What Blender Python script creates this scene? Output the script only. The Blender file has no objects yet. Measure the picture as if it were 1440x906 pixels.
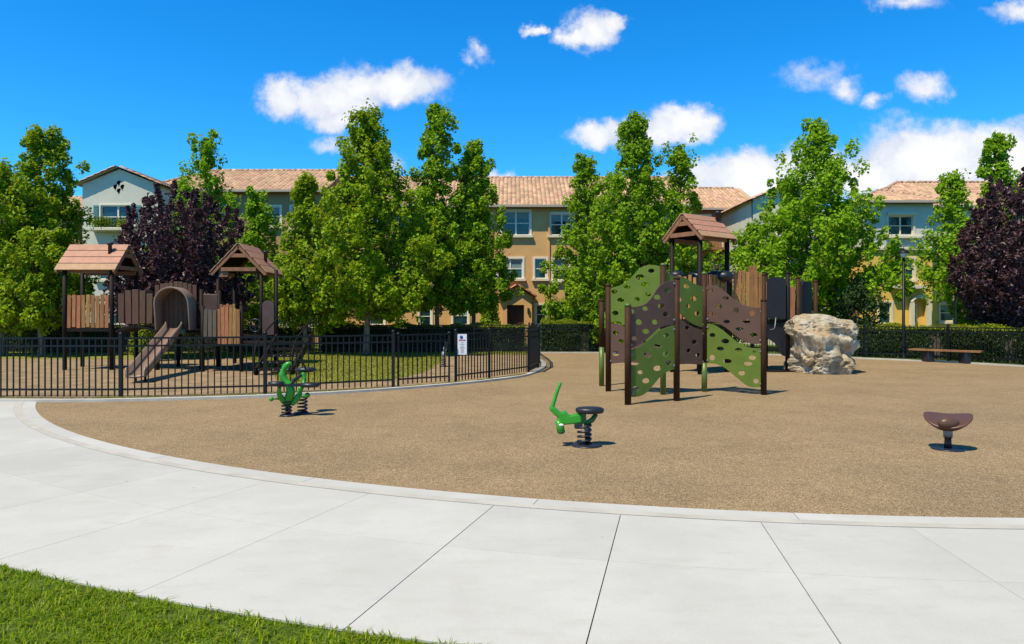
import bpy, bmesh, math, random
import numpy as np
from mathutils import Vector, Matrix, noise as mnoise

random.seed(7)
rng = np.random.default_rng(7)
S = bpy.context.scene
COL = S.collection
PI = math.pi

# ------------------------------------------------------------------ camera
EYE = 1.7
FOC = 988.0            # focal length in photo pixels (photo is 1440 wide)
HZ = 442.0             # horizon row
cam_d = bpy.data.cameras.new('camera')
cam = bpy.data.objects.new('camera', cam_d)
COL.objects.link(cam)
cam.location = (0, 0, EYE)
cam.rotation_euler = (PI / 2, 0, 0)
cam_d.sensor_width = 36.0
cam_d.lens = 36.0 * FOC / 1440.0
cam_d.shift_y = -(453.0 - HZ) / 1440.0
cam_d.clip_start = 0.05
cam_d.clip_end = 3000
S.camera = cam

# ------------------------------------------------------------------ light
SUN_EL = math.radians(61)
SUN_DIR = Vector((0.70 * math.cos(SUN_EL), 0.714 * math.cos(SUN_EL), -math.sin(SUN_EL)))
sd = bpy.data.lights.new('sun', 'SUN')
sd.energy = 5.0
sd.angle = math.radians(0.5)
sd.color = (1.0, 0.90, 0.70)
sun = bpy.data.objects.new('sun', sd)
COL.objects.link(sun)
sun.rotation_euler = SUN_DIR.to_track_quat('-Z', 'Y').to_euler()
sun.location = (-20, -20, 40)

S.view_settings.view_transform = 'Standard'
S.view_settings.look = 'None'
S.view_settings.gamma = 1
S.view_settings.use_curve_mapping = False
S.view_settings.exposure = 0.15
S.render.engine = 'CYCLES'
S.cycles.use_denoising = True
S.cycles.max_bounces = 6
S.cycles.diffuse_bounces = 3
S.cycles.transparent_max_bounces = 6
S.cycles.caustics_reflective = False
S.cycles.caustics_refractive = False

# ------------------------------------------------------------------ node helpers
class NT:
    def __init__(s, tree):
        s.t = tree
    def n(s, typ, **kw):
        nd = s.t.nodes.new(typ)
        ins = kw.pop('ins', {})
        for k, v in kw.items():
            setattr(nd, k, v)
        for k, v in ins.items():
            s.set(nd, k, v)
        return nd
    def set(s, nd, k, v):
        sock = nd.inputs[k]
        if isinstance(v, bpy.types.NodeSocket):
            s.t.links.new(v, sock)
        else:
            sock.default_value = v
    def math(s, op, a, b=None, c=None, clamp=False):
        nd = s.n('ShaderNodeMath', operation=op, use_clamp=clamp)
        for i, v in enumerate((a, b, c)):
            if v is not None:
                s.set(nd, i, v)
        return nd.outputs[0]
    def vmath(s, op, a, b=None, out=0):
        nd = s.n('ShaderNodeVectorMath', operation=op)
        for i, v in enumerate((a, b)):
            if v is not None:
                s.set(nd, i, v)
        return nd.outputs[out]
    def mix(s, fac, a, b, blend='MIX'):
        nd = s.n('ShaderNodeMix', data_type='RGBA', blend_type=blend)
        s.set(nd, 0, fac)
        s.set(nd, 6, a if isinstance(a, bpy.types.NodeSocket) else (*a, 1))
        s.set(nd, 7, b if isinstance(b, bpy.types.NodeSocket) else (*b, 1))
        return nd.outputs[2]
    def ramp(s, fac, lo, hi, a=0.0, b=1.0):
        nd = s.n('ShaderNodeMapRange', interpolation_type='SMOOTHSTEP')
        s.set(nd, 0, fac)
        for i, v in enumerate((lo, hi, a, b)):
            nd.inputs[i + 1].default_value = v
        return nd.outputs[0]
    def noise(s, vec, scale, detail=3.0, rough=0.55, out='Fac'):
        nd = s.n('ShaderNodeTexNoise')
        if vec is not None:
            s.set(nd, 'Vector', vec)
        nd.inputs['Scale'].default_value = scale
        nd.inputs['Detail'].default_value = detail
        nd.inputs['Roughness'].default_value = rough
        return nd.outputs[out]

# ------------------------------------------------------------------ world: sky and clouds
W = bpy.data.worlds.new('World')
S.world = W
W.use_nodes = True
W.node_tree.nodes.clear()
w = NT(W.node_tree)
sky = w.n('ShaderNodeTexSky', sky_type='NISHITA', sun_disc=False)
sky.sun_elevation = SUN_EL
sky.sun_rotation = math.radians(224.4)
sky.altitude = 0
sky.air_density = 1.0
sky.dust_density = 0.25
sky.ozone_density = 2.0
hs = w.n('ShaderNodeHueSaturation', ins={'Hue': 0.488, 'Saturation': 1.45, 'Value': 2.2, 'Color': sky.outputs[0]})
tc = w.n('ShaderNodeTexCoord')
sep = w.n('ShaderNodeSeparateXYZ', ins={0: tc.outputs['Generated']})
yy = w.math('MAXIMUM', sep.outputs[1], 0.02)
comb = w.n('ShaderNodeCombineXYZ', ins={0: w.math('DIVIDE', sep.outputs[0], yy), 1: w.math('DIVIDE', sep.outputs[2], yy)})
P0 = comb.outputs[0]
wn = w.noise(P0, 9.0, 5.0, 0.62, 'Color')
wv = w.vmath('SUBTRACT', wn, (0.5, 0.5, 0.5))
wn2 = w.vmath('SUBTRACT', w.noise(P0, 34.0, 5.0, 0.65, 'Color'), (0.5, 0.5, 0.5))
wsc = w.vmath('ADD', w.vmath('MULTIPLY', wv, (0.11, 0.06, 0.0)), w.vmath('MULTIPLY', wn2, (0.035, 0.03, 0.0)))
PW = w.vmath('ADD', P0, wsc)
BLOBS = [  # azimuth, height (tangents), half sizes, weight
    (395, 138, 46, 30, .75), (470, 138, 90, 40, 1), (560, 118, 88, 34, 1), (500, 120, 70, 40, 1), (480, 165, 60, 22, .8),
    (832, 42, 52, 34, 1), (806, 55, 40, 22, .8), (752, 48, 22, 13, .75), (862, 28, 30, 20, .8),
    (672, 68, 20, 13, .34), (652, 80, 16, 10, .30),
    (955, 175, 70, 32, 1), (905, 182, 80, 26, 1), (848, 187, 60, 22, .8),
    (1190, 122, 40, 20, .5), (1295, 124, 38, 22, .6), (1150, 106, 50, 20, .3), (1238, 143, 26, 12, .42),
    (1275, 6, 60, 16, .45), (1428, 24, 50, 18, .55),
    (1310, 226, 150, 66, 1.2), (1440, 225, 150, 66, 1.2), (1225, 240, 100, 46, 1.0), (1060, 256, 140, 46, 1.2), (1150, 246, 120, 44, 1.1), (1560, 215, 140, 60, 1),
    (1650, 60, 90, 30, .8), (-120, 120, 120, 40, .9), (705, 250, 30, 14, .8), (540, 232, 40, 22, .55), (470, 200, 30, 14, .45),
]
field = None
for (bx, by, rx, ry, wt) in BLOBS:
    d = w.vmath('SUBTRACT', PW, ((bx - 720) / FOC, (HZ - by) / FOC, 0))
    d = w.vmath('MULTIPLY', d, (FOC / rx, FOC / ry, 0))
    l = w.vmath('LENGTH', d, out=1)
    f = w.math('MULTIPLY_ADD', l, -wt, wt)
    field = f if field is None else w.math('MAXIMUM', field, f)
fn = w.noise(P0, 26.0, 6.0, 0.62)
fld = w.math('ADD', field, w.math('MULTIPLY_ADD', fn, 0.70, -0.35))
mask = w.ramp(fld, -0.06, 0.50)
back = w.ramp(sep.outputs[1], 0.05, 0.2)
mask = w.math('MULTIPLY', mask, back)
sn = w.noise(PW, 14.0, 4.0, 0.6)
shade = w.ramp(w.math('ADD', w.math('MULTIPLY', fld, 0.5), sn), 0.42, 1.0)
ccol = w.mix(shade, (5.9, 6.5, 7.9), (9.3, 9.25, 9.3))
blue = w.mix(1.0, hs.outputs[0], (0.24, 0.65, 0.90), 'MULTIPLY')
zen = w.ramp(sep.outputs[2], 0.40, 0.72)          # overhead sky, out of view, dimmed and greyed to cut blue fill light
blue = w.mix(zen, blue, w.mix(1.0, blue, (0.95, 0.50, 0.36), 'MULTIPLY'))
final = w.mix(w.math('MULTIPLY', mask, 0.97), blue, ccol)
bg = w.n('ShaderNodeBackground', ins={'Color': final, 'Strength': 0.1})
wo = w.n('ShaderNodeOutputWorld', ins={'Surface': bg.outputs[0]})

# ------------------------------------------------------------------ geometry helpers
def g(px, py):
    """photo pixel on the ground -> world point"""
    Y = EYE * FOC / (py - HZ)
    return Vector(((px - 720) * Y / FOC, Y, 0))
def at(px, py, Y):
    return Vector(((px - 720) * Y / FOC, Y, EYE + (HZ - py) * Y / FOC))
def wx(px, Y): return (px - 720) * Y / FOC
def wz(py, Y): return EYE + (HZ - py) * Y / FOC

def tag(o, label=None, cat=None, group=None, kind=None):
    if label: o['label'] = label
    if cat: o['category'] = cat
    if group: o['group'] = group
    if kind: o['kind'] = kind
    return o
def thing(name, label, cat, loc, group=None):
    o = bpy.data.objects.new(name, None)
    o.empty_display_size = 0.2
    COL.objects.link(o)
    o.location = loc
    return tag(o, label, cat, group)
def root_loc(o):
    while o.parent: o = o.parent
    return Vector(o.location)
def link(name, me, mat, parent=None, origin=None):
    o = bpy.data.objects.new(name, me)
    COL.objects.link(o)
    mats = mat if isinstance(mat, (list, tuple)) else [mat]
    for m in mats: me.materials.append(m)
    if parent is not None:
        o.parent = parent
    elif origin is not None:
        o.location = origin
    return o

class MB:
    """collects shapes given in world coordinates into one mesh"""
    def __init__(s):
        s.v = []; s.f = []; s.sm = []; s.mi = []
    def add(s, vs, fs, smooth=False, mi=0):
        b = len(s.v)
        s.v.extend([tuple(p) for p in vs])
        for f in fs:
            s.f.append(tuple(b + i for i in f)); s.sm.append(smooth); s.mi.append(mi)
    def box(s, c, size, rz=0.0, mi=0, M=None):
        hx, hy, hz = size[0] / 2, size[1] / 2, size[2] / 2
        R = M if M is not None else Matrix.Rotation(rz, 3, 'Z')
        c = Vector(c)
        vs = [c + R @ Vector((x * hx, y * hy, z * hz)) for z in (-1, 1) for y in (-1, 1) for x in (-1, 1)]
        s.add(vs, [(0, 2, 3, 1), (4, 5, 7, 6), (0, 1, 5, 4), (2, 6, 7, 3), (0, 4, 6, 2), (1, 3, 7, 5)], mi=mi)
    def bar(s, a, b, wd, ht, mi=0, up=Vector((0, 0, 1))):
        a = Vector(a); b = Vector(b)
        d = (b - a); L = d.length
        if L < 1e-6: return
        d /= L
        if abs(d.dot(up)) > 0.99: up = Vector((1, 0, 0))
        sd_ = d.cross(up).normalized(); u = sd_.cross(d).normalized()
        M = Matrix((d, sd_, u)).transposed()
        s.box((a + b) / 2, (L, wd, ht), M=M, mi=mi)
    def tube(s, pts, radii, n=8, caps=True, smooth=True, mi=0):
        pts = [Vector(p) for p in pts]
        if not isinstance(radii, (list, tuple)): radii = [radii] * len(pts)
        up = Vector((0.13, 0.97, 0.21))
        vs = []; ref = None
        for i, p in enumerate(pts):
            a = pts[max(0, i - 1)]; b = pts[min(len(pts) - 1, i + 1)]
            t = (b - a).normalized()
            if ref is None:
                ref = t.cross(up)
                if ref.length < 0.05: ref = t.cross(Vector((1, 0, 0)))
            ref = (ref - t * ref.dot(t)).normalized()
            bn = t.cross(ref)
            for k in range(n):
                an = 2 * PI * k / n
                vs.append(p + (ref * math.cos(an) + bn * math.sin(an)) * radii[i])
        fs = []
        for i in range(len(pts) - 1):
            for k in range(n):
                fs.append((i * n + k, i * n + (k + 1) % n, (i + 1) * n + (k + 1) % n, (i + 1) * n + k))
        s.add(vs, fs, smooth, mi)
        if caps:
            b0 = len(s.v) - len(vs)
            s.f.append(tuple(b0 + k for k in reversed(range(n)))); s.sm.append(False); s.mi.append(mi)
            e = b0 + (len(pts) - 1) * n
            s.f.append(tuple(e + k for k in range(n))); s.sm.append(False); s.mi.append(mi)
    def lathe(s, c, prof, n=20, mi=0, sx=1.0, sy=1.0):
        c = Vector(c); vs = []
        for (r, z) in prof:
            for k in range(n):
                an = 2 * PI * k / n
                vs.append(c + Vector((r * sx * math.cos(an), r * sy * math.sin(an), z)))
        fs = []
        for i in range(len(prof) - 1):
            for k in range(n):
                fs.append((i * n + k, i * n + (k + 1) % n, (i + 1) * n + (k + 1) % n, (i + 1) * n + k))
        fs.append(tuple(reversed(range(n))))
        fs.append(tuple((len(prof) - 1) * n + k for k in range(n)))
        s.add(vs, fs, True, mi)
    def ball(s, c, r, n=14, m=9, mi=0, sc=(1, 1, 1)):
        prof = [(max(1e-3, math.sin(PI * i / m)) * r, -math.cos(PI * i / m) * r * sc[2]) for i in range(m + 1)]
        s.lathe(c, prof, n, mi, sc[0], sc[1])
    def build(s, name, mat, parent=None, bevel=0.0, origin=None, autosmooth=False):
        org = root_loc(parent) if parent is not None else Vector(origin or (0, 0, 0))
        me = bpy.data.meshes.new(name)
        me.from_pydata([(x - org.x, y - org.y, z - org.z) for x, y, z in s.v], [], s.f)
        me.polygons.foreach_set('use_smooth', s.sm)
        me.polygons.foreach_set('material_index', s.mi)
        me.update()
        o = link(name, me, mat, parent, org)
        if bevel:
            b = o.modifiers.new('bevel', 'BEVEL')
            b.width = bevel; b.segments = 2; b.limit_method = 'ANGLE'; b.angle_limit = math.radians(40)
        return o

def np_mesh(name, V, F, nper, mat, parent=None, origin=None, smooth=False, mats_idx=None):
    """fast mesh from numpy; V (n,3) world, F (m,nper)"""
    org = root_loc(parent) if parent is not None else Vector(origin or (0, 0, 0))
    me = bpy.data.meshes.new(name)
    V = (V - np.array(org)).astype(np.float32)
    me.vertices.add(len(V)); me.vertices.foreach_set('co', V.ravel())
    F = F.astype(np.int32)
    me.loops.add(F.size); me.loops.foreach_set('vertex_index', F.ravel())
    me.polygons.add(len(F))
    me.polygons.foreach_set('loop_start', np.arange(0, F.size, nper, dtype=np.int32))
    if mats_idx is not None:
        me.polygons.foreach_set('material_index', mats_idx.astype(np.int32))
    me.polygons.foreach_set('use_smooth', np.full(len(F), smooth, dtype=bool))
    me.update(calc_edges=True)
    return link(name, me, mat, parent, org)

def catmull(pts, k=6):
    pts = [Vector(p) for p in pts]
    out = []
    for i in range(len(pts) - 1):
        p0 = pts[max(0, i - 1)]; p1 = pts[i]; p2 = pts[i + 1]; p3 = pts[min(len(pts) - 1, i + 2)]
        for j in range(k):
            t = j / k
            out.append(0.5 * ((2 * p1) + (p2 - p0) * t + (2 * p0 - 5 * p1 + 4 * p2 - p3) * t * t + (3 * p1 - p0 - 3 * p2 + p3) * t ** 3))
    out.append(pts[-1])
    return out

def plate(name, outline, holes, thick, mat, parent, origin, udir, bevel=0.004):
    """flat plate: outline/holes in (u, z) -> upright plate at origin along udir"""
    cd = bpy.data.curves.new(name, 'CURVE')
    cd.dimensions = '2D'; cd.fill_mode = 'BOTH'
    cd.extrude = thick / 2 - bevel; cd.bevel_depth = bevel; cd.bevel_resolution = 1; cd.offset = -bevel
    for lp in [outline] + holes:
        sp = cd.splines.new('POLY')
        sp.points.add(len(lp) - 1)
        for p, q in zip(sp.points, lp): p.co = (q[0], q[1], 0, 1)
        sp.use_cyclic_u = True
    tmp = bpy.data.objects.new(name, cd)
    COL.objects.link(tmp)
    dg = bpy.context.evaluated_depsgraph_get()
    me = bpy.data.meshes.new_from_object(tmp.evaluated_get(dg))
    bpy.data.objects.remove(tmp); bpy.data.curves.remove(cd)
    me.name = name
    ud = Vector(udir).normalized()
    nrm = ud.cross(Vector((0, 0, 1)))
    org = Vector(origin) - root_loc(parent)
    M = Matrix(((ud.x, 0, nrm.x, org.x), (ud.y, 0, nrm.y, org.y), (0, 1, 0, org.z), (0, 0, 0, 1)))
    me.transform(M)
    me.materials.clear()
    me.polygons.foreach_set('use_smooth', [False] * len(me.polygons))
    me.update()
    return link(name, me, mat, parent)

# ------------------------------------------------------------------ materials
MAT = {}
def mat(name, col, rough=0.6, spec=0.4, metal=0.0, var=0.0, island=0.0, nscale=4.0, bump=0.0, bscale=60.0, stretch=None, coat=0.0, ior=None):
    m = bpy.data.materials.new(name); m.use_nodes = True
    m.node_tree.nodes.clear()
    t = NT(m.node_tree)
    b = t.n('ShaderNodeBsdfPrincipled')
    o = t.n('ShaderNodeOutputMaterial', ins={0: b.outputs[0]})
    co = t.n('ShaderNodeTexCoord').outputs['Object']
    if stretch: co = t.vmath('MULTIPLY', co, stretch)
    c = None
    dark = tuple(x * (1 - var) for x in col); light = tuple(min(1, x * (1 + var)) for x in col)
    if var:
        nz = t.noise(co, nscale, 5.0, 0.6)
        c = t.mix(t.ramp(nz, 0.3, 0.7), dark, light)
    if island:
        ri = t.n('ShaderNodeNewGeometry').outputs['Random Per Island']
        hsn = t.n('ShaderNodeHueSaturation')
        t.set(hsn, 'Value', t.math('MULTIPLY_ADD', ri, 2 * island, 1 - island))
        t.set(hsn, 'Hue', t.math('MULTIPLY_ADD', t.math('FRACT', t.math('MULTIPLY', ri, 7.13)), 0.03, 0.485))
        t.set(hsn, 'Color', c if c is not None else (*col, 1))
        c = hsn.outputs[0]
    t.set(b, 'Base Color', c if c is not None else (*col, 1))
    b.inputs['Roughness'].default_value = rough
    b.inputs['Specular IOR Level'].default_value = spec
    b.inputs['Metallic'].default_value = metal
    b.inputs['Coat Weight'].default_value = coat
    if ior: b.inputs['IOR'].default_value = ior
    if bump:
        bn = t.n('ShaderNodeBump', ins={'Strength': bump, 'Distance': 0.02, 'Height': t.noise(co, bscale, 4.0, 0.6)})
        t.set(b, 'Normal', bn.outputs[0])
    MAT[name] = m
    return m

def leaf_mat(name, c1, c2, trans=0.35, rough=0.5, spec=0.2, tcol=None):
    m = bpy.data.materials.new(name); m.use_nodes = True
    m.node_tree.nodes.clear()
    t = NT(m.node_tree)
    ri = t.n('ShaderNodeNewGeometry').outputs['Random Per Island']
    c = t.mix(ri, c1, c2)
    b = t.n('ShaderNodeBsdfPrincipled', ins={'Base Color': c, 'Roughness': rough, 'Specular IOR Level': spec})
    tl = t.n('ShaderNodeBsdfTranslucent')
    t.set(tl, 'Color', t.mix(0.5, c, tcol if tcol else c2))
    mx = t.n('ShaderNodeMixShader', ins={0: trans, 1: b.outputs[0], 2: tl.outputs[0]})
    t.n('ShaderNodeOutputMaterial', ins={0: mx.outputs[0]})
    MAT[name] = m
    return m

mat('iron_black', (0.008, 0.009, 0.011), 0.45, 0.3)
mat('post_brown', (0.052, 0.024, 0.013), 0.6, 0.12, var=0.15)
mat('post_dark', (0.018, 0.013, 0.011), 0.6, 0.12)
mat('post_green', (0.085, 0.14, 0.02), 0.4, 0.5, var=0.1)
mat('panel_green', (0.118, 0.172, 0.024), 0.55, 0.25, var=0.08, bump=0.06, bscale=90)
mat('panel_brown', (0.115, 0.065, 0.048), 0.55, 0.25, var=0.08, bump=0.06, bscale=90)
mat('panel_dark', (0.020, 0.020, 0.026), 0.5, 0.25, var=0.1)
mat('panel_plum', (0.10, 0.062, 0.055), 0.5, 0.4, var=0.1)
mat('plank_tan', (0.36, 0.165, 0.065), 0.7, 0.25, var=0.18, island=0.28, nscale=5, stretch=(6, 6, 0.8), bump=0.2, bscale=25)
mat('plank_brown', (0.115, 0.062, 0.040), 0.7, 0.25, var=0.15, island=0.15, nscale=5, stretch=(6, 6, 0.8), bump=0.2, bscale=25)
mat('plank_grey', (0.12, 0.10, 0.07), 0.7, 0.25, var=0.15, island=0.15, nscale=5, stretch=(6, 6, 0.8), bump=0.2, bscale=25)
mat('roof_board', (0.44, 0.24, 0.145), 0.62, 0.3, var=0.1, island=0.08, nscale=6, bump=0.12, bscale=30)
mat('roof_truss', (0.27, 0.125, 0.065), 0.65, 0.3, var=0.15, nscale=6)
mat('slide_plastic', (0.26, 0.175, 0.13), 0.38, 0.5, var=0.08)
mat('teal_plastic', (0.02, 0.20, 0.17), 0.4, 0.5)
mat('rubber_black', (0.014, 0.017, 0.026), 0.42, 0.5)
mat('toy_green', (0.035, 0.30, 0.022), 0.3, 0.5, var=0.08)
mat('toy_green_dark', (0.02, 0.12, 0.02), 0.35, 0.5)
mat('white_paint', (0.78, 0.74, 0.66), 0.5, 0.4)
mat('saddle_brown', (0.105, 0.052, 0.036), 0.38, 0.35)
mat('steel_grey', (0.22, 0.25, 0.28), 0.45, 0.5, metal=0.3)
mat('bark', (0.20, 0.165, 0.125), 0.85, 0.2, var=0.45, nscale=9, bump=0.5, bscale=30, stretch=(1, 1, 0.35))
mat('bark_dark', (0.09, 0.07, 0.055), 0.85, 0.2, var=0.3, nscale=9, bump=0.5, bscale=30)
mat('stucco_gold', (0.68, 0.395, 0.165), 0.9, 0.15, var=0.06, nscale=1.2, bump=0.15, bscale=40)
mat('stucco_tan', (0.46, 0.28, 0.145), 0.9, 0.15, var=0.06, nscale=1.2, bump=0.15, bscale=40)
mat('stucco_brown', (0.33, 0.19, 0.10), 0.9, 0.15, var=0.06, nscale=1.2, bump=0.15, bscale=40)
mat('stucco_blue', (0.63, 0.62, 0.53), 0.9, 0.15, var=0.05, nscale=1.2, bump=0.15, bscale=40)
mat('stucco_pale', (0.68, 0.65, 0.51), 0.9, 0.15, var=0.05, nscale=1.2, bump=0.15, bscale=40)
mat('stucco_yellow', (0.82, 0.54, 0.13), 0.9, 0.15, var=0.05, nscale=1.2, bump=0.15, bscale=40)
mat('trim_cream', (0.72, 0.65, 0.49), 0.7, 0.3, var=0.04)
mat('frame_white', (0.80, 0.75, 0.64), 0.5, 0.4)
mat('glass_teal', (0.012, 0.045, 0.055), 0.06, 0.5, ior=1.6, var=0.6, nscale=1.1)
mat('blind', (0.20, 0.27, 0.27), 0.5, 0.3)
mat('shutter_teal', (0.12, 0.27, 0.27), 0.6, 0.3)
mat('door_red', (0.07, 0.018, 0.012), 0.5, 0.4)
mat('gutter', (0.42, 0.36, 0.29), 0.6, 0.4)
mat('roof_tile', (0.52, 0.33, 0.215), 0.85, 0.2, island=0.22, var=0.12, nscale=3)
mat('roof_tile_rust', (0.42, 0.17, 0.085), 0.85, 0.2, island=0.2)
mat('roof_base', (0.24, 0.13, 0.09), 0.9, 0.1)
mat('dark_void', (0.012, 0.011, 0.010), 0.9, 0.1)
mat('timber_bench', (0.26, 0.13, 0.06), 0.7, 0.25, var=0.25, island=0.15, nscale=5, stretch=(1, 5, 5))
mat('sign_white', (0.72, 0.74, 0.80), 0.4, 0.4)
mat('sign_red', (0.40, 0.06, 0.05), 0.5, 0.3)
mat('sign_blue', (0.06, 0.08, 0.32), 0.5, 0.3)
mat('sign_grey', (0.30, 0.30, 0.36), 0.5, 0.3)
mat('lamp_glass', (0.45, 0.55, 0.68), 0.2, 0.6)
mat('sand_mulch', (0.28, 0.20, 0.12), 0.95, 0.1, var=0.25, nscale=2.2, bump=0.6, bscale=45)
mat('kerb_concrete', (0.48, 0.455, 0.415), 0.85, 0.2, var=0.1, nscale=3, bump=0.1, bscale=60)
mat('band_concrete', (0.46, 0.435, 0.395), 0.85, 0.2, var=0.09, nscale=2.5, bump=0.1, bscale=60)
mat('earth', (0.12, 0.085, 0.055), 0.95, 0.1, var=0.25, nscale=1.5)
mat('joint_dark', (0.05, 0.048, 0.043), 0.95, 0.1)
mat('lawn_base', (0.075, 0.115, 0.018), 0.9, 0.15, var=0.35, nscale=3.5, bump=0.5, bscale=40)
mat('lawn_dry', (0.21, 0.21, 0.035), 0.9, 0.15, var=0.25, nscale=1.8, bump=0.6, bscale=30)

leaf_mat('leaf_green', (0.115, 0.23, 0.006), (0.31, 0.49, 0.012), 0.36, tcol=(0.42, 0.58, 0.02))
leaf_mat('leaf_yellow', (0.125, 0.225, 0.005), (0.34, 0.49, 0.010), 0.36, tcol=(0.56, 0.60, 0.02))
leaf_mat('leaf_bright', (0.13, 0.26, 0.006), (0.31, 0.50, 0.012), 0.36, tcol=(0.42, 0.66, 0.02))
leaf_mat('leaf_dark', (0.020, 0.055, 0.014), (0.05, 0.10, 0.022), 0.25)
leaf_mat('leaf_purple', (0.038, 0.015, 0.020), (0.150, 0.076, 0.082), 0.2, rough=0.42, spec=0.4, tcol=(0.14, 0.03, 0.055))
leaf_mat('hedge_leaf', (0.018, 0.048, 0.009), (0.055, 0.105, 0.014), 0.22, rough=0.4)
leaf_mat('hedge_sunlit_top', (0.18, 0.24, 0.008), (0.36, 0.38, 0.012), 0.3)  # paler, yellower hedge leaf; sunlight on the top painted into the colour
leaf_mat('lime_leaf', (0.16, 0.24, 0.012), (0.32, 0.36, 0.02), 0.35)
leaf_mat('grass_blade', (0.11, 0.20, 0.004), (0.38, 0.47, 0.012), 0.42, rough=0.4, tcol=(0.34, 0.54, 0.02))
leaf_mat('grass_dry', (0.17, 0.20, 0.015), (0.33, 0.32, 0.045), 0.35, rough=0.5)

def granule_mat():
    m = bpy.data.materials.new('rubber_granules'); m.use_nodes = True
    m.node_tree.nodes.clear(); t = NT(m.node_tree)
    co = t.n('ShaderNodeTexCoord').outputs['Object']
    v = t.n('ShaderNodeTexVoronoi', ins={'Vector': co, 'Scale': 125.0})
    sp = t.n('ShaderNodeSeparateColor', ins={0: v.outputs['Color']})
    v2 = t.n('ShaderNodeTexVoronoi', ins={'Vector': co, 'Scale': 38.0})
    sp2 = t.n('ShaderNodeSeparateColor', ins={0: v2.outputs['Color']})
    a = t.mix(t.ramp(sp.outputs[0], 0.0, 1.0), (0.178, 0.117, 0.060), (0.430, 0.304, 0.166))
    a = t.mix(t.math('MULTIPLY', t.ramp(sp.outputs[1], 0.90, 0.94), 0.7), a, (0.62, 0.52, 0.36))
    a = t.mix(t.math('MULTIPLY', t.ramp(sp.outputs[2], 0.90, 0.94), 0.7), a, (0.075, 0.05, 0.032))
    a = t.mix(t.math('MULTIPLY', t.ramp(sp2.outputs[0], 0.6, 0.9), 0.35), a, (0.19, 0.125, 0.07))
    n1 = t.noise(co, 0.55, 5.0, 0.65)
    n2 = t.noise(co, 3.0, 4.0, 0.6)
    k = t.math('ADD', t.ramp(n1, 0.3, 0.7, 0.87, 1.07), t.ramp(n2, 0.3, 0.7, -0.05, 0.05))
    hsn = t.n('ShaderNodeHueSaturation', ins={'Color': a, 'Value': k})
    bn = t.n('ShaderNodeBump', ins={'Strength': 0.7, 'Distance': 0.006, 'Height': v.outputs['Distance']})
    b = t.n('ShaderNodeBsdfPrincipled', ins={'Base Color': hsn.outputs[0], 'Roughness': 0.85, 'Specular IOR Level': 0.25, 'Normal': bn.outputs[0]})
    t.n('ShaderNodeOutputMaterial', ins={0: b.outputs[0]})
    MAT['granules'] = m
granule_mat()

def concrete_mat():
    m = bpy.data.materials.new('broom_concrete'); m.use_nodes = True
    m.node_tree.nodes.clear(); t = NT(m.node_tree)
    co = t.n('ShaderNodeTexCoord').outputs['Object']
    ri = t.n('ShaderNodeNewGeometry').outputs['Random Per Island']
    n1 = t.noise(co, 0.7, 6.0, 0.65)
    n2 = t.noise(t.vmath('MULTIPLY', co, (1.0, 3.0, 1.0)), 2.2, 6.0, 0.7)
    n3 = t.noise(co, 160.0, 2.0, 0.5)
    base = t.mix(t.ramp(n1, 0.3, 0.72), (0.458, 0.446, 0.425), (0.528, 0.520, 0.502))
    base = t.mix(t.math('MULTIPLY', t.ramp(n2, 0.48, 0.74), 0.8), base, (0.448, 0.434, 0.408))
    st = t.noise(co, 1.7, 2.0, 0.5)
    base = t.mix(t.math('MULTIPLY', t.ramp(st, 0.66, 0.74), 0.25), base, (0.44, 0.40, 0.35))
    sv = t.n('ShaderNodeTexVoronoi', ins={'Vector': co, 'Scale': 1.1})
    spot = t.ramp(sv.outputs['Distance'], 0.010, 0.022, 1.0, 0.0)
    base = t.mix(t.math('MULTIPLY', spot, 0.7), base, (0.20, 0.15, 0.10))
    k = t.math('ADD', t.math('MULTIPLY_ADD', ri, 0.10, 0.95), t.ramp(n3, 0.25, 0.75, -0.045, 0.045))
    hsn = t.n('ShaderNodeHueSaturation', ins={'Color': base, 'Value': k})
    bn = t.n('ShaderNodeBump', ins={'Strength': 0.25, 'Distance': 0.004, 'Height': n3})
    b = t.n('ShaderNodeBsdfPrincipled', ins={'Base Color': hsn.outputs[0], 'Roughness': 0.8, 'Specular IOR Level': 0.3, 'Normal': bn.outputs[0]})
    t.n('ShaderNodeOutputMaterial', ins={0: b.outputs[0]})
    MAT['concrete'] = m
concrete_mat()

def rock_mat():
    m = bpy.data.materials.new('pitted_rock'); m.use_nodes = True
    m.node_tree.nodes.clear(); t = NT(m.node_tree)
    co = t.n('ShaderNodeTexCoord').outputs['Object']
    n1 = t.noise(co, 1.6, 6.0, 0.65)
    n2 = t.noise(co, 6.0, 6.0, 0.7)
    n3 = t.noise(co, 28.0, 4.0, 0.65)
    a = t.mix(t.ramp(n1, 0.35, 0.65), (0.50, 0.45, 0.36), (0.40, 0.29, 0.17))
    a = t.mix(t.math('MULTIPLY', t.ramp(n2, 0.50, 0.68), 0.8), a, (0.20, 0.16, 0.11))
    a = t.mix(t.math('MULTIPLY', t.ramp(n3, 0.6, 0.78), 0.5), a, (0.15, 0.125, 0.10))
    h = t.math('ADD', t.math('MULTIPLY', n2, 0.7), t.math('MULTIPLY', n3, 0.3))
    bn = t.n('ShaderNodeBump', ins={'Strength': 0.9, 'Distance': 0.06, 'Height': h})
    b = t.n('ShaderNodeBsdfPrincipled', ins={'Base Color': a, 'Roughness': 0.9, 'Specular IOR Level': 0.2, 'Normal': bn.outputs[0]})
    t.n('ShaderNodeOutputMaterial', ins={0: b.outputs[0]})
    MAT['rock'] = m
rock_mat()

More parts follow.
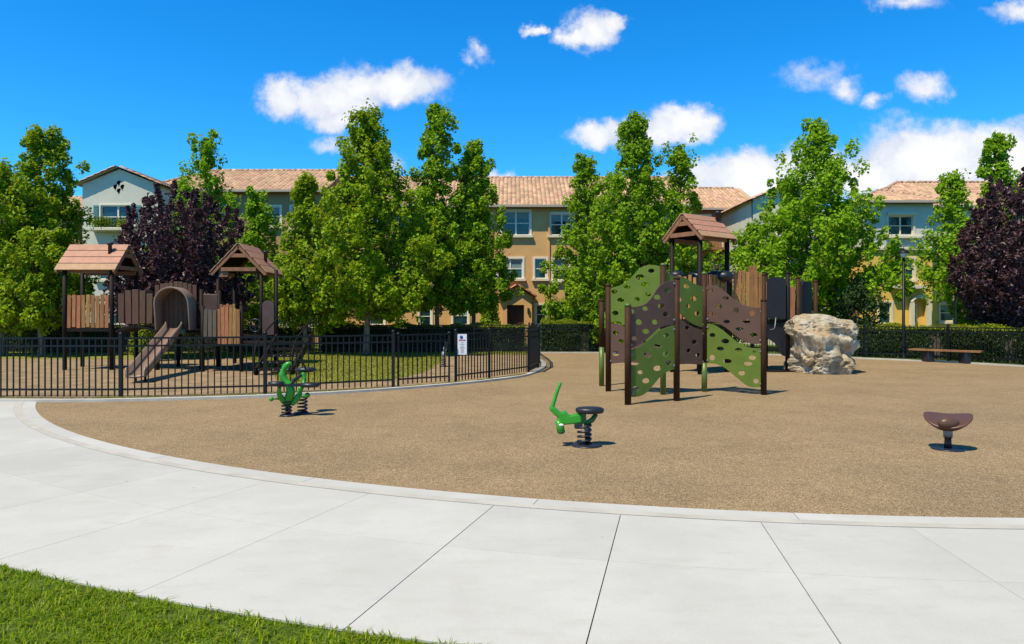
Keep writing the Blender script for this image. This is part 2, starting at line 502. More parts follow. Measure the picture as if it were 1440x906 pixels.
# ------------------------------------------------------------------ the ground
CX, CY = 4.6, 21.9         # centre of the round play yard
R_PLAY, R_BAND, R_MID, R_LAWN = 16.1, 16.42, 17.55, 18.96

def sheet(name, pts, z, m, kind='structure'):
    mb = MB()
    mb.add([(p[0], p[1], z) for p in pts], [tuple(range(len(pts)))])
    o = mb.build(name, m)
    o['kind'] = kind
    return o

N = 64
sheet('ground', [(900 * math.cos(2 * PI * i / N), 900 * math.sin(2 * PI * i / N)) for i in range(N)], 0.0, MAT['lawn_base'])
sheet('play_surface', [(CX + (R_PLAY) * math.cos(2 * PI * i / 256), CY + R_PLAY * math.sin(2 * PI * i / 256)) for i in range(256)], 0.010, MAT['granules'])
# joint bed below the slabs
mb = MB()
A0, A1 = math.radians(-172), math.radians(10)
n = 180
def ann(mb_, r0, r1, a0, a1, z, k, zb=None):
    vs = []
    for i in range(k + 1):
        a = a0 + (a1 - a0) * i / k
        for r in (r0, r1):
            vs.append((CX + r * math.cos(a), CY + r * math.sin(a), z))
    fs = [(2 * i, 2 * i + 1, 2 * i + 3, 2 * i + 2) for i in range(k)]
    if zb is not None:
        b = len(vs)
        vs += [(x, y, zb) for x, y, _ in vs]
        for i in range(k):
            fs.append((2 * i, 2 * i + 2, b + 2 * i + 2, b + 2 * i))
            fs.append((2 * i + 1, b + 2 * i + 1, b + 2 * i + 3, 2 * i + 3))
        fs.append((0, b, b + 1, 1)); e = 2 * k
        fs.append((e, e + 1, b + e + 1, b + e))
    mb_.add(vs, fs)
ann(mb, R_PLAY - 0.02, R_LAWN - 0.01, A0, A1, 0.004, n)
mb.build('path_bed', MAT['joint_dark'])['kind'] = 'structure'
# slabs with real joints; radial joints measured on the photograph
jd = []
for (a_px, b_px) in (((703, 710), (500, 870)), ((876, 722), (822, 906)), ((1068, 730), (1175, 906)), ((1250, 724), (1440, 850)), ((515, 697), (215, 830))):
    p = (g(*a_px) + g(*b_px)) / 2
    jd.append(math.atan2(p.y - CY, p.x - CX))
jd.sort()
joints = list(jd)
step = 0.0735
while joints[0] > A0 + step: joints.insert(0, joints[0] - step)
while joints[-1] < A1 - step: joints.append(joints[-1] + step)
joints = [A0] + joints + [A1]
wide = set(round(x, 5) for x in jd[1:4])
mb = MB()
def gapw(a, r): return (0.0036 if round(a, 5) in wide else 0.0016) / r
for i in range(len(joints) - 1):
    for (ra, rb) in ((R_BAND + 0.001, R_MID - 0.0012), (R_MID + 0.0012, R_LAWN)):
        rm = (ra + rb) / 2
        ann(mb, ra, rb, joints[i] + gapw(joints[i], rm), joints[i + 1] - gapw(joints[i + 1], rm), 0.016, 4, 0.004)
for i in range(0, len(joints) - 2, 2):
    ann(mb, R_PLAY, R_BAND - 0.001, joints[i] + 0.02 + 0.0002, joints[i + 2] + 0.02 - 0.0002, 0.0175, 8, 0.004)
mb.build('concrete_path', MAT['concrete'])['kind'] = 'structure'
mb = MB(); ann(mb, R_BAND - .115, R_BAND - .003, joints[0], joints[-1], 0.0205, 160); mb.build('path_edge_band', MAT['band_concrete'])['kind'] = 'structure'

# fenced toddler yard
kerb_px = [(60, 566.5), (170, 565.5), (280, 563), (380, 559.5), (470, 555), (560, 549), (640, 542.5), (700, 536), (740, 530), (760, 522.5), (768, 516), (765, 510), (757, 505.5)]
kerb = [Vector((-24, 14.05, 0)), Vector((-14, 13.75, 0))] + [g(*p) for p in kerb_px] + [Vector((1.05, 28.0, 0)), Vector((1.0, 30.2, 0))]
kerb = catmull(kerb, 5)
yard = [(p.x, p.y) for p in kerb] + [(1.0, 34), (-40, 34), (-40, 14.2)]
sheet('sand_yard', yard, 0.026, MAT['sand_mulch'])
gl = [g(392, 545), g(440, 541), g(520, 538), g(560, 534), g(600, 524), g(618, 512), g(626, 500), (0.8, 29, 0), (0.8, 33.6, 0), (-39, 33.6, 0), (-39, 26.5, 0), (-14, 26.2, 0), g(340, 503), g(365, 512), g(385, 528)]
sheet('yard_lawn', [(p[0], p[1]) for p in gl], 0.032, MAT['lawn_dry'])
# kerb
mb = MB()
vs = []; fs = []
for i, p in enumerate(kerb):
    a = kerb[max(0, i - 1)]; b = kerb[min(len(kerb) - 1, i + 1)]
    t = (b - a).normalized(); nr = Vector((t.y, -t.x, 0))
    wdt = 0.16
    for off, z in ((0, 0.0), (0, 0.06), (-wdt, 0.06), (-wdt, 0.0)):
        q = p + nr * off
        vs.append((q.x, q.y, z))
for i in range(len(kerb) - 1):
    for k in range(3):
        fs.append((4 * i + k, 4 * i + k + 1, 4 * i + 5 + k, 4 * i + 4 + k))
mb.add(vs, fs)
mb.build('yard_kerb', MAT['kerb_concrete'])['kind'] = 'structure'

# planting bed behind the far right fence, with its kerb line
far_px = [(757, 497.5), (860, 497), (1000, 498), (1120, 500.5), (1210, 505), (1330, 510), (1440, 516.5), (1560, 524)]
far = [Vector((1.2, 30.6, 0))] + [g(*p) for p in far_px[1:]] + [Vector((19.0, 18.5, 0))]
bed = [(p.x, p.y) for p in far] + [(40, 18.5), (40, 38), (0.9, 38)]
sheet('planting_bed', bed, 0.026, MAT['lawn_base'])
mb = MB()
for i in range(len(far) - 1):
    d = (far[i + 1] - far[i]).normalized()
    mb.bar(far[i] + Vector((0, 0, 0.028)), far[i + 1] + d * 0.02 + Vector((0, 0, 0.028)), 0.14, 0.056 + 0.002 * (i % 2))
mb.build('planting_kerb', MAT['kerb_concrete'])['kind'] = 'structure'

# ------------------------------------------------------------------ foliage helpers
def leaves(C, Nrm, size, aspect=0.8, jitter=0.3, fold=0.18):
    """leaf blades at centres C with facing Nrm -> (V, F) folded diamonds"""
    n = len(C)
    Nn = Nrm / (np.linalg.norm(Nrm, axis=1, keepdims=True) + 1e-9)
    rv = rng.normal(size=(n, 3))
    T = np.cross(Nn, rv); T /= (np.linalg.norm(T, axis=1, keepdims=True) + 1e-9)
    B = np.cross(Nn, T)
    s = size * (1 + jitter * rng.uniform(-1, 1, n))[:, None]
    V = np.empty((n, 4, 3))
    V[:, 0] = C - T * s * 0.5
    V[:, 1] = C + B * s * aspect * 0.5 + Nn * s * fold - T * s * 0.05
    V[:, 2] = C + T * s * 0.5 - Nn * s * 0.08
    V[:, 3] = C - B * s * aspect * 0.5 + Nn * s * fold - T * s * 0.05
    b = np.arange(n)[:, None] * 4
    F = np.concatenate([b + np.array([[0, 2, 1]]), b + np.array([[0, 3, 2]])], axis=1).reshape(-1, 3)
    return V.reshape(-1, 3), F

def tree(label, px, Y, top, hw, crown_base, leaf='leaf_green', shape='cone', nleaf=15000, lsize=0.17, bark='bark',
         name='plane_tree', trunk_r=0.11, group='trees round the play yard', limbs=0, clump=0.30, nbr=95, cat='tree', hwr=None):
    X = wx(px, Y); H = wz(top, Y); R = hw * Y / FOC
    root = thing(name, label, cat, (X, Y, 0), group)
    cb = crown_base
    ph = rng.uniform(0, 2 * PI, 8)
    tm = MB()
    lean = rng.normal(0, 0.012, 2)
    def axis(z):
        return np.array([X + lean[0] * z + 0.05 * math.sin(z * 0.9 + ph[0]), Y + lean[1] * z + 0.05 * math.sin(z * 0.8 + ph[1]), z])
    zs = np.linspace(0, H * 0.95, 14)
    tm.tube([axis(z) if z > 0 else axis(0.0) for z in zs], [trunk_r * (1.25 if i == 0 else 1) * (1 - 0.93 * (z / (H * 0.95)) ** 0.9) + 0.008 for i, z in enumerate(zs)], 9)
    Cs = []; Ns = []; Wt = []
    ends = []
    for i in range(nbr):
        q = (i + rng.uniform(0, 1)) / nbr
        if shape == 'cone':
            t = q ** 1.15
            prof = min(1.0, 0.62 + t * 2.0) * (1 - t) ** 0.84 * 1.20 + 0.03
            rise = rng.uniform(0.35, 0.9) if t > .15 else rng.uniform(-0.05, 0.5)
        elif shape == 'oval':
            t = q
            prof = math.sqrt(max(0.03, 1 - (abs(t - 0.38) / 0.64) ** 2.2))
            rise = rng.uniform(0.5, 1.3)
        else:  # column
            t = q
            prof = min(1.0, 0.5 + t * 3) * (1 - t ** 2.2) ** 0.8 + 0.06
            rise = rng.uniform(0.5, 1.1)
        az = i * 2.39996 + rng.normal(0, 0.25)
        lump = 1 + 0.12 * math.sin(2 * az + ph[2] + 5 * t) + 0.09 * math.sin(3 * az + ph[3] - 9 * t)
        L = max(0.25, 1.12 * R * prof * lump * rng.uniform(0.80, 1.12))
        zt = cb + (H - cb) * t
        # branch starts lower on the trunk and climbs to its tip
        z0 = max(cb * 0.75, zt - L * rise * 0.8)
        a = axis(z0)
        tip = np.array([X + L * math.cos(az), Y + L * math.sin(az), min(zt + L * rise * 0.2, H - 0.1)])
        mid = (a + tip) / 2 + np.array([0, 0, -0.06 * L]) + rng.normal(0, 0.04, 3)
        br = max(0.012, trunk_r * 0.34 * (1 - t * 0.75) * (L / max(R, .1)) ** .5)
        tm.tube([a, mid, tip], [br, br * 0.6, 0.006], 5, caps=False)
        nsub = max(2, int(L / 0.36))
        for k in range(nsub):
            f = 0.30 + 0.72 * (k + rng.uniform(0, 1)) / nsub
            p = (a + (mid - a) * f * 2) if f < 0.5 else (mid + (tip - mid) * (f - 0.5) * 2)
            c = p + rng.normal(0, 0.13 + 0.07 * f, 3)
            Cs.append(c); Wt.append((0.45 + 0.65 * f) * rng.uniform(0.35, 1.5))
            ends.append(f)
    # leader
    for k in range(7):
        Cs.append(axis(H * (1 - 0.018 * k)) + rng.normal(0, 0.05 + 0.02 * k, 3)); Wt.append(0.35 + 0.1 * k); ends.append(0.5)
    nleaf = int(nleaf * 1.45); lsize = lsize * .86
    Cs = np.array(Cs); Wt = np.array(Wt); Wt /= Wt.sum()
    cnt = rng.multinomial(nleaf, Wt)
    idx = np.repeat(np.arange(len(Cs)), cnt)
    sg = clump * (0.45 + 0.65 * rng.uniform(0, 1, len(Cs)))
    sg[-7:] *= 0.55
    D = rng.normal(size=(nleaf, 3)); D /= np.linalg.norm(D, axis=1, keepdims=True)
    rad = rng.uniform(0.25, 1, nleaf) ** 0.6
    P = Cs[idx] + D * (rad * sg[idx] * 1.25)[:, None] * np.array([0.9, 0.9, 1.15])
    Nr = D * 0.6 + np.array([-.2, -.25, 0.6]) + rng.normal(0, 0.55, (nleaf, 3))
    P[:, 2] = np.maximum(P[:, 2], 0.25)
    V, F = leaves(P, Nr, lsize, 0.82)
    tm.build('trunk', MAT[bark], root)
    np_mesh('crown', V, F, 3, MAT[leaf], root)
    return root

def plum(label, px, Y, top, hw, cb, nleaf=30000, lean=0.0):
    """purple-leaved plum: many upright shoots in a rounded crown"""
    X = wx(px, Y); H = wz(top, Y); R = hw * Y / FOC
    root = thing('purple_plum_tree', label, 'tree', (X, Y, 0), 'purple-leaved trees')
    tm = MB()
    tm.tube([(X, Y, 0), (X + .03, Y, 0.7), (X - 0.02, Y + .02, 1.35)], [0.14, 0.11, 0.1], 9)
    Cs = []; Sg = []
    ph = rng.uniform(0, 6.28, 4)
    ns = 190
    for i in range(ns):
        # end point spread over an egg-shaped crown
        v = 1 - 1.75 * (i + .5) / ns
        az = i * 2.39996 + rng.normal(0, .2)
        rr = math.sqrt(max(0, 1 - v * v))
        k = rng.uniform(0.86, 1.10) * (1 + .07 * math.sin(3 * az + ph[0]) + .06 * math.sin(5 * v + ph[1]))
        zc = cb + (H - cb) * 0.43
        zr = (H - zc) if v > 0 else (zc - cb)
        tip = np.array([X + R * rr * k * math.cos(az) + lean * v, Y + R * rr * k * math.sin(az), zc + zr * v * min(k, 1.02)])
        st = np.array([X + rng.normal(0, .06), Y + rng.normal(0, .06), 1.1 + rng.uniform(0, .4)])
        mid = st * 0.45 + tip * 0.55 + np.array([(tip[0] - st[0]) * .12, (tip[1] - st[1]) * .12, -0.1])
        tm.tube([st, mid, tip], [0.03, 0.018, 0.005], 4, caps=False)
        for f in np.linspace(0.3, 1, 9):
            p = (st + (mid - st) * f * 2) if f < .5 else (mid + (tip - mid) * (f - .5) * 2)
            Cs.append(p + rng.normal(0, .09, 3)); Sg.append(.24)
        # upright end shoot
        sh = rng.uniform(.12, .48) * (0.6 + .6 * max(v, 0))
        out = np.array([math.cos(az) * rr * .35, math.sin(az) * rr * .35, 1.0]) * sh
        tm.tube([tip, tip + out], [0.006, 0.003], 3, caps=False)
        for f in np.linspace(0.1, 1, 5):
            Cs.append(tip + out * f + rng.normal(0, .02, 3)); Sg.append(.12 - .05 * f)
    Cs = np.array(Cs); Sg = np.array(Sg)
    idx = rng.integers(0, len(Cs), nleaf)
    D = rng.normal(size=(nleaf, 3)); D /= np.linalg.norm(D, axis=1, keepdims=True)
    P = Cs[idx] + D * (Sg[idx] * rng.uniform(.2, 1.1, nleaf))[:, None]
    Nr = D * .7 + np.array([0, 0, .5]) + rng.normal(0, .6, (nleaf, 3))
    P[:, 2] = np.maximum(P[:, 2], 0.3)
    V, F = leaves(P, Nr, 0.15, 0.62)
    tm.build('trunk', MAT['bark_dark'], root)
    np_mesh('crown', V, F, 3, MAT['leaf_purple'], root)
    return root

def bush(name, label, c, size, m, nleaf, lsize, cat='shrub', group=None, stemmed=True):
    root = thing(name, label, cat, (c[0], c[1], 0), group)
    D = rng.normal(size=(nleaf, 3)); D /= np.linalg.norm(D, axis=1, keepdims=True)
    ph = rng.uniform(0, 6.28, 3)
    lump = 1 + .18 * np.sin(4 * D[:, 0] + ph[0]) + .15 * np.sin(5 * D[:, 2] + ph[1]) + .12 * np.sin(7 * D[:, 1] + ph[2])
    r = rng.uniform(.35, 1, nleaf) ** .45 * lump
    P = np.array([c[0], c[1], size[2] * .5 + 0.02]) + D * r[:, None] * np.array([size[0] / 2, size[1] / 2, size[2] / 2])
    P[:, 2] = np.maximum(P[:, 2], 0.05)
    Nr = D * .8 + np.array([0, 0, .5]) + rng.normal(0, .5, (nleaf, 3))
    V, F = leaves(P, Nr, lsize, .7)
    np_mesh('foliage', V, F, 3, MAT[m], root)
    st = MB()
    for k in range(6):
        a = k * 1.05
        st.tube([(c[0] + .03 * math.cos(a), c[1] + .03 * math.sin(a), 0), (c[0] + size[0] * .25 * math.cos(a), c[1] + size[1] * .25 * math.sin(a), size[2] * .7)], [.02, .006], 5, caps=False)
    st.build('stem', MAT['bark_dark'], root)
    return root

def hedge(label, pts, width, height, nleaf, top_m='hedge_sunlit_top', group='clipped hedges behind the far fence'):
    """clipped hedge along a line of points; dense leaf shell over a dark twig mass"""
    pts = [Vector(p) for p in pts]
    root = thing('hedge', label, 'hedge', pts[0], group)
    L = [0]
    for i in range(len(pts) - 1): L.append(L[-1] + (pts[i + 1] - pts[i]).length)
    L = np.array(L); PX = np.array([[p.x, p.y] for p in pts])
    def pos(s):
        x = np.interp(s, L, PX[:, 0]); y = np.interp(s, L, PX[:, 1])
        e = 0.3
        dx = np.interp(s + e, L, PX[:, 0]) - np.interp(s - e, L, PX[:, 0]); dy = np.interp(s + e, L, PX[:, 1]) - np.interp(s - e, L, PX[:, 1])
        l = np.sqrt(dx * dx + dy * dy) + 1e-9
        return x, y, dy / l, -dx / l
    s = rng.uniform(0, L[-1], nleaf)
    face = rng.uniform(0, 1, nleaf)
    a = np.where(face < .55, rng.uniform(-.5, -.40, nleaf), rng.uniform(-.5, .5, nleaf))
    z = np.where(face < .55, rng.uniform(0.02, 1, nleaf), rng.uniform(.88, 1.0, nleaf))
    bumpy = .06 * np.sin(s * 2.1) + .05 * np.sin(s * 5.3 + 1) + rng.normal(0, .035, nleaf)
    x, y, nx, ny = pos(s)
    wv_ = (a * width) - np.where(face < .55, bumpy, 0)
    P = np.stack([x - nx * wv_, y - ny * wv_, z * height + np.where(face >= .55, bumpy, 0)], 1)
    P[:, 2] = np.maximum(P[:, 2], .04)
    fn_ = np.where((face < .55)[:, None], np.stack([nx, ny, np.full(nleaf, .5)], 1), np.array([[0, 0, 1.0]]))
    Nr = fn_ + rng.normal(0, .6, (nleaf, 3))
    V, F = leaves(P, Nr, .075, .6)
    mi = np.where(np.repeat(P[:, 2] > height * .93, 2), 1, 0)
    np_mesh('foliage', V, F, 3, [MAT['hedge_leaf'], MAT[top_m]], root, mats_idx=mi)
    core = MB()
    ks = np.linspace(0.1, L[-1] - .1, max(4, int(L[-1] / 1.2)))
    vs = []; fs = []
    for si in ks:
        x, y, nx, ny = pos(np.array([si]))
        for o_, zz in ((-.38, 0), (-.38, height * .86), (.38, height * .86), (.38, 0)):
            vs.append((x[0] - nx[0] * o_ * width, y[0] - ny[0] * o_ * width, zz))
    for i in range(len(ks) - 1):
        for k in range(3):
            fs.append((4 * i + k, 4 * i + k + 1, 4 * i + 5 + k, 4 * i + 4 + k))
    core.add(vs, fs)
    core.build('twig_mass', MAT['bark_dark'], root)
    return root

# ------------------------------------------------------------------ buildings
def tile_slope(mb_, P0, u, v, poly, cw=0.26, rh=0.40):
    """mission tiles inside polygon poly (u, v) on the plane P0 + u*U + v*V"""
    P0 = Vector(P0); u = Vector(u).normalized(); v = Vector(v).normalized(); nrm = u.cross(v).normalized()
    if nrm.z < 0: nrm = -nrm
    us = [p[0] for p in poly]; vs_ = [p[1] for p in poly]
    def inside(x, y):
        c = False; j = len(poly) - 1
        for i in range(len(poly)):
            xi, yi = poly[i]; xj, yj = poly[j]
            if (yi > y) != (yj > y) and x < (xj - xi) * (y - yi) / (yj - yi) + xi: c = not c
            j = i
        return c
    nc = int((max(us) - min(us)) / cw) + 1; nr = int((max(vs_) - min(vs_)) / rh) + 1
    for r in range(nr):
        vv = min(vs_) + r * rh
        for c in range(nc):
            uu = min(us) + (c + .5) * cw
            if not inside(uu, vv + rh * .5): continue
            jit = random.uniform(-.008, .008)
            pts = []
            for (dv, lift) in ((-0.03, 0.035), (rh + .02, 0.004)):
                for k in range(5):
                    t = k / 4
                    pts.append(P0 + u * (uu + (t - .5) * cw * .98) + v * (vv + dv + jit) + nrm * (lift + .075 * math.sin(PI * t)))
            mb_.add(pts, [(k, k + 1, k + 6, k + 5) for k in range(4)] + [(4, 3, 2, 1, 0)], True)
def roof_plane(mb_, P0, u, v, poly):
    P0 = Vector(P0); u = Vector(u).normalized(); v = Vector(v).normalized()
    mb_.add([P0 + u * a + v * b for a, b in poly], [tuple(range(len(poly)))])
def cap_row(mb_, a, b, r=0.11, st=0.38):
    a = Vector(a); b = Vector(b); L = (b - a).length; d = (b - a) / L
    k = int(L / st)
    for i in range(k):
        p = a + d * (i * st); q = a + d * (i * st + st * .93)
        mb_.tube([p, q], [r, r * .86], 8)

def facade(mb_, x0, x1, z0, z1, Y, holes, depth=0.14, mi_fn=None):
    """front wall with real openings; holes (x0, z0, x1, z1)"""
    xs = sorted(set([x0, x1] + [min(max(h[i], x0), x1) for h in holes for i in (0, 2)]))
    zs = sorted(set([z0, z1] + [min(max(h[i], z0), z1) for h in holes for i in (1, 3)]))
    for i in range(len(xs) - 1):
        for j in range(len(zs) - 1):
            cx, cz = (xs[i] + xs[i + 1]) / 2, (zs[j] + zs[j + 1]) / 2
            if any(h[0] < cx < h[2] and h[1] < cz < h[3] for h in holes): continue
            mb_.add([(xs[i], Y, zs[j]), (xs[i + 1], Y, zs[j]), (xs[i + 1], Y, zs[j + 1]), (xs[i], Y, zs[j + 1])], [(0, 1, 2, 3)])
    for h in holes:
        a, b, c, d = h
        y2 = Y + depth
        mb_.add([(a, Y, b), (c, Y, b), (c, Y, d), (a, Y, d), (a, y2, b), (c, y2, b), (c, y2, d), (a, y2, d)],
                [(0, 4, 5, 1), (1, 5, 6, 2), (2, 6, 7, 3), (3, 7, 4, 0)])

def window(root, h, Y, panes=1, frame='frame_white', trim=True, sill=True, rail=True, trim_m='frame_white', tw=0.11):
    a, b, c, d = h
    f = MB()
    yf = Y + 0.075; fw = 0.055
    f.box(((a + c) / 2, yf, b + fw / 2), (c - a, .06, fw)); f.box(((a + c) / 2, yf, d - fw / 2), (c - a, .06, fw))
    f.box((a + fw / 2, yf, (b + d) / 2), (fw, .06, d - b - 2 * fw)); f.box((c - fw / 2, yf, (b + d) / 2), (fw, .06, d - b - 2 * fw))
    for k in range(1, panes):
        x = a + (c - a) * k / panes
        f.box((x, yf, (b + d) / 2), (.085, .058, d - b - 2 * fw))
    if rail:
        seg = (c - a) / panes
        for k in range(panes):
            x0 = a + seg * k + (.0425 if k else fw); x1 = a + seg * (k + 1) - (.0425 if k < panes - 1 else fw)
            f.box(((x0 + x1) / 2, yf - .004, b + (d - b) * .5), (x1 - x0, .05, .045))
    if trim:
        t = tw
        f.box(((a + c) / 2, Y - .022, d + t / 2), (c - a + 2 * t, .05, t))
        for x in (a - t / 2, c + t / 2): f.box((x, Y - .022, (b + d) / 2), (t, .05, d - b))
    o = f.build('window', MAT[trim_m if trim else frame], root)
    p = MB()
    p.add([(a, Y + .095, b), (c, Y + .095, b), (c, Y + .095, d), (a, Y + .095, d)], [(0, 1, 2, 3)])
    p.build('pane', MAT['glass_teal'], o)
    if (c - a) > .7 and random.random() < .45:
        bd = MB(); hh = (d - b) * random.choice((.3, .42, .5))
        bd.box(((a + c) / 2, Y + .088, d - fw - hh / 2), (c - a - 2 * fw, .006, hh)); bd.build('blind', MAT['blind'], o)
    if sill:
        s_ = MB()
        s_.box(((a + c) / 2, Y - .085, b - .075), (c - a + .36, .19, .13))
        s_.build('sill', MAT['trim_cream'], o)
    return o
def pxrect(r, Y): return (wx(r[0], Y), wz(r[3], Y), wx(r[2], Y), wz(r[1], Y))

def gable_roof_front(root, x0, x1, Y, D, ez, rz, over=0.45, hipl=0.0, hipr=0.0, m='roof_tile'):
    """ridge parallel to the facade; hips of given width at either end"""
    ymid = Y + D / 2
    yf = Y - over
    sl = math.hypot(ymid - yf, rz - ez)
    v = Vector((0, ymid - yf, rz - ez)).normalized()
    X0, X1 = x0 - over * .7, x1 + over * .7
    Wd = X1 - X0
    poly = [(0, 0), (Wd, 0), (Wd - hipr, sl), (hipl, sl)]
    t = MB(); tile_slope(t, (X0, yf, ez), (1, 0, 0), v, poly)
    b = MB()
    roof_plane(b, (X0, yf, ez - .015), (1, 0, 0), v, poly)
    vb = Vector((0, -(ymid - yf), rz - ez)).normalized()
    roof_plane(b, (X0, 2 * ymid - yf, ez - .015), (1, 0, 0), vb, poly)
    for (hp, sx, xe) in ((hipl, 1, X0), (hipr, -1, X1)):
        pts = [(xe, yf, ez - .02), (xe + sx * hp, ymid, rz - .02), (xe, 2 * ymid - yf, ez - .02)]
        b.add(pts, [(0, 1, 2)])
        if hp > .5:
            vv = Vector((sx * hp, 0, rz - ez)).normalized()
            hl = math.hypot(hp, rz - ez); wd2 = 2 * (ymid - yf)
            tile_slope(t, (xe, yf, ez), (0, 1, 0), vv, [(0, 0), (wd2, 0), (wd2 / 2, hl)])
    # soffit and fascia
    b.box(((X0 + X1) / 2, Y - over / 2 + .02, ez - .06), (Wd - .02, over - .06, .05))
    r = t.build('roof', MAT[m], root)
    b.build('roof_deck', MAT['roof_base'], r)
    c = MB()
    cap_row(c, (X0 + hipl, ymid, rz + .05), (X1 - hipr, ymid, rz + .05))
    if hipl > .5: cap_row(c, (X0, yf, ez + .07), (X0 + hipl, ymid, rz + .07))
    if hipr > .5: cap_row(c, (X1, yf, ez + .07), (X1 - hipr, ymid, rz + .07))
    c.build('ridge_tile', MAT['roof_tile_rust' if m != 'roof_tile' else 'roof_tile'], r)
    gt = MB()
    gt.box(((X0 + X1) / 2, yf - .05, ez - .035), (Wd, .11, .13))
    gt.build('gutter', MAT['gutter'], r)
    return r

# ---- middle golden building
YM = 42.0
bM = thing('apartment_building', 'golden tan three storey apartment building with small gabled entrance porch in the middle', 'building', (wx(720, YM), YM + 4, 0), 'apartment buildings round the square')
wins = []
for r, k in (((706, 297, 745, 331), 2), ((774, 301, 806, 331), 2), ((700, 364, 735, 392), 2), ((752, 364, 768, 392), 1), ((778, 365, 800, 394), 1), ((754, 429, 768, 456), 1),
             ((637, 431, 658, 457), 1), ((590, 431, 606, 459), 1), ((640, 298, 668, 331), 2), ((560, 298, 596, 331), 2), ((640, 364, 672, 392), 2), ((575, 364, 596, 392), 1), ((500, 298, 530, 331), 2), ((500, 364, 530, 392), 2), ((520, 431, 540, 457), 1),
             ((455, 432, 475, 458), 1), ((850, 298, 884, 331), 2), ((920, 298, 950, 331), 2), ((850, 364, 884, 392), 2), ((920, 364, 940, 392), 1), ((860, 430, 880, 457), 1)):
    wins.append((pxrect(r, YM), k))
ez_m = wz(291, YM); x0, x1 = wx(440, YM), wx(978, YM)
wl = MB()
facade(wl, x0, x1, 0, ez_m, YM, [h for h, _ in wins])
wl.box(((x0 + x1) / 2, YM + 4.3, ez_m / 2), (x1 - x0, 8.0, ez_m))
# shallow bay between the window bays
wl.build('wall', MAT['stucco_gold'], bM)
for h, k in wins: window(bM, h, YM, k)
gable_roof_front(bM, x0, x1, YM, 9.0, ez_m + .02, wz(249, YM + 4.5) - .1)
dp = MB(); dp.box((wx(772.0, YM), YM - .045, ez_m / 2), (.09, .09, ez_m - .1)); dp.build('downpipe', MAT['stucco_gold'], bM)
# vents on the roof
# entrance porch
YP = 40.2
pr = MB()
px0, px1 = wx(706.5, YP), wx(748, YP); zt = wz(417, YP); za = wz(402.5, YP)
facade(pr, px0, px1, 0, zt, YP, [(wx(713, YP), 0, wx(737, YP), wz(429, YP))], depth=.5)
xm = (px0 + px1) / 2
pr.add([(px0, YP, zt), (px1, YP, zt), (xm, YP, za)], [(0, 1, 2)])
pr.add([(px0, YP, 0), (px0, YM - .01, 0), (px0, YM - .01, zt), (px0, YP, zt)], [(0, 1, 2, 3)])
pr.add([(px1, YP, 0), (px1, YM - .01, 0), (px1, YM - .01, zt), (px1, YP, zt)], [(3, 2, 1, 0)])
porch = pr.build('porch', MAT['stucco_gold'], bM)
pt = MB()
for sx, xe in ((1, px0 - .22), (-1, px1 + .22)):
    v = Vector((xm - xe, 0, za - zt + .12)); sl = v.length
    tile_slope(pt, (xe, YP - .3, zt - .04), (0, 1, 0), v, [(0, 0), (2.0, 0), (2.0, sl), (0, sl)])
    roof_plane(pt, (xe, YP - .3, zt - .06), (0, 1, 0), v, [(0, 0), (2.0, 0), (2.0, sl), (0, sl)])
pt.build('porch_roof', MAT['roof_tile_rust'], porch)
dr = MB(); dr.box((wx(725, YP + .4), YP + .42, wz(429, YP) / 2), (wx(737, YP) - wx(713, YP), .06, wz(429, YP)))
do = dr.build('door', MAT['door_red'], bM)
hd = MB(); hd.ball((wx(733, YP), YP + .36, 1.0), .035); hd.build('handle', MAT['steel_grey'], do)
sc = MB(); sc.box((wx(743, YP), YP - .06, wz(437, YP)), (.12, .12, .3)); sc.build('wall_lantern', MAT['rubber_black'], porch, bevel=.02)

# ---- left tan building
YT = 41.0
bT = thing('apartment_building', 'tan apartment building whose tiled roof shows between the purple tree and the tallest left tree', 'building', (wx(330, YT), YT + 4, 0), 'apartment buildings round the square')
x0, x1 = wx(205, YT), wx(452, YT); ez_t = wz(270, YT)
wins = [(pxrect(r, YT), k) for r, k in (((376, 291, 394, 318), 1), ((300, 291, 330, 322), 2), ((250, 291, 275, 322), 2), ((410, 291, 440, 322), 2), ((376, 360, 394, 390), 1), ((410, 360, 440, 390), 2), ((300, 360, 330, 390), 2), ((388, 428, 404, 458), 1), ((425, 430, 446, 458), 1))]
wl = MB(); facade(wl, x0, x1, 0, ez_t, YT, [h for h, _ in wins]); wl.box(((x0 + x1) / 2, YT + 4.3, ez_t / 2), (x1 - x0, 8.0, ez_t))
wl.build('wall', MAT['stucco_tan'], bT)
for h, k in wins: window(bT, h, YT, k)
gable_roof_front(bT, x0, x1, YT, 8.6, ez_t + .02, wz(239, YT + 4.3) - .1, hipr=0.0, hipl=2.5)

# ---- right dark tan building
YR = 45.0
bR = thing('apartment_building', 'brown apartment building with timber balcony seen behind the covered climbing tower', 'building', (wx(1010, YR), YR + 4, 0), 'apartment buildings round the square')
x0, x1 = wx(962, YR), wx(1062, YR); ez_r = wz(295, YR)
wins = [(pxrect(r, YR), k) for r, k in (((1013, 304, 1030, 324), 1), ((980, 304, 998, 324), 1), ((1013, 372, 1034, 402), 1), ((985, 372, 1002, 402), 1))]
wl = MB(); facade(wl, x0, x1, 0, ez_r, YR, [h for h, _ in wins]); wl.box(((x0 + x1) / 2, YR + 4.3, ez_r / 2), (x1 - x0, 8.0, ez_r))
wl.build('wall', MAT['stucco_brown'], bR)
for h, k in wins: window(bR, h, YR, k)
gable_roof_front(bR, x0 - 2, x1, YR, 8.6, ez_r + .02, wz(264, YR + 4.3) - .1, hipr=0.0)
bal = MB()
zb = wz(352, YR)
bal.box((wx(1005, YR), YR - .6, zb), (2.2, 1.15, .16))
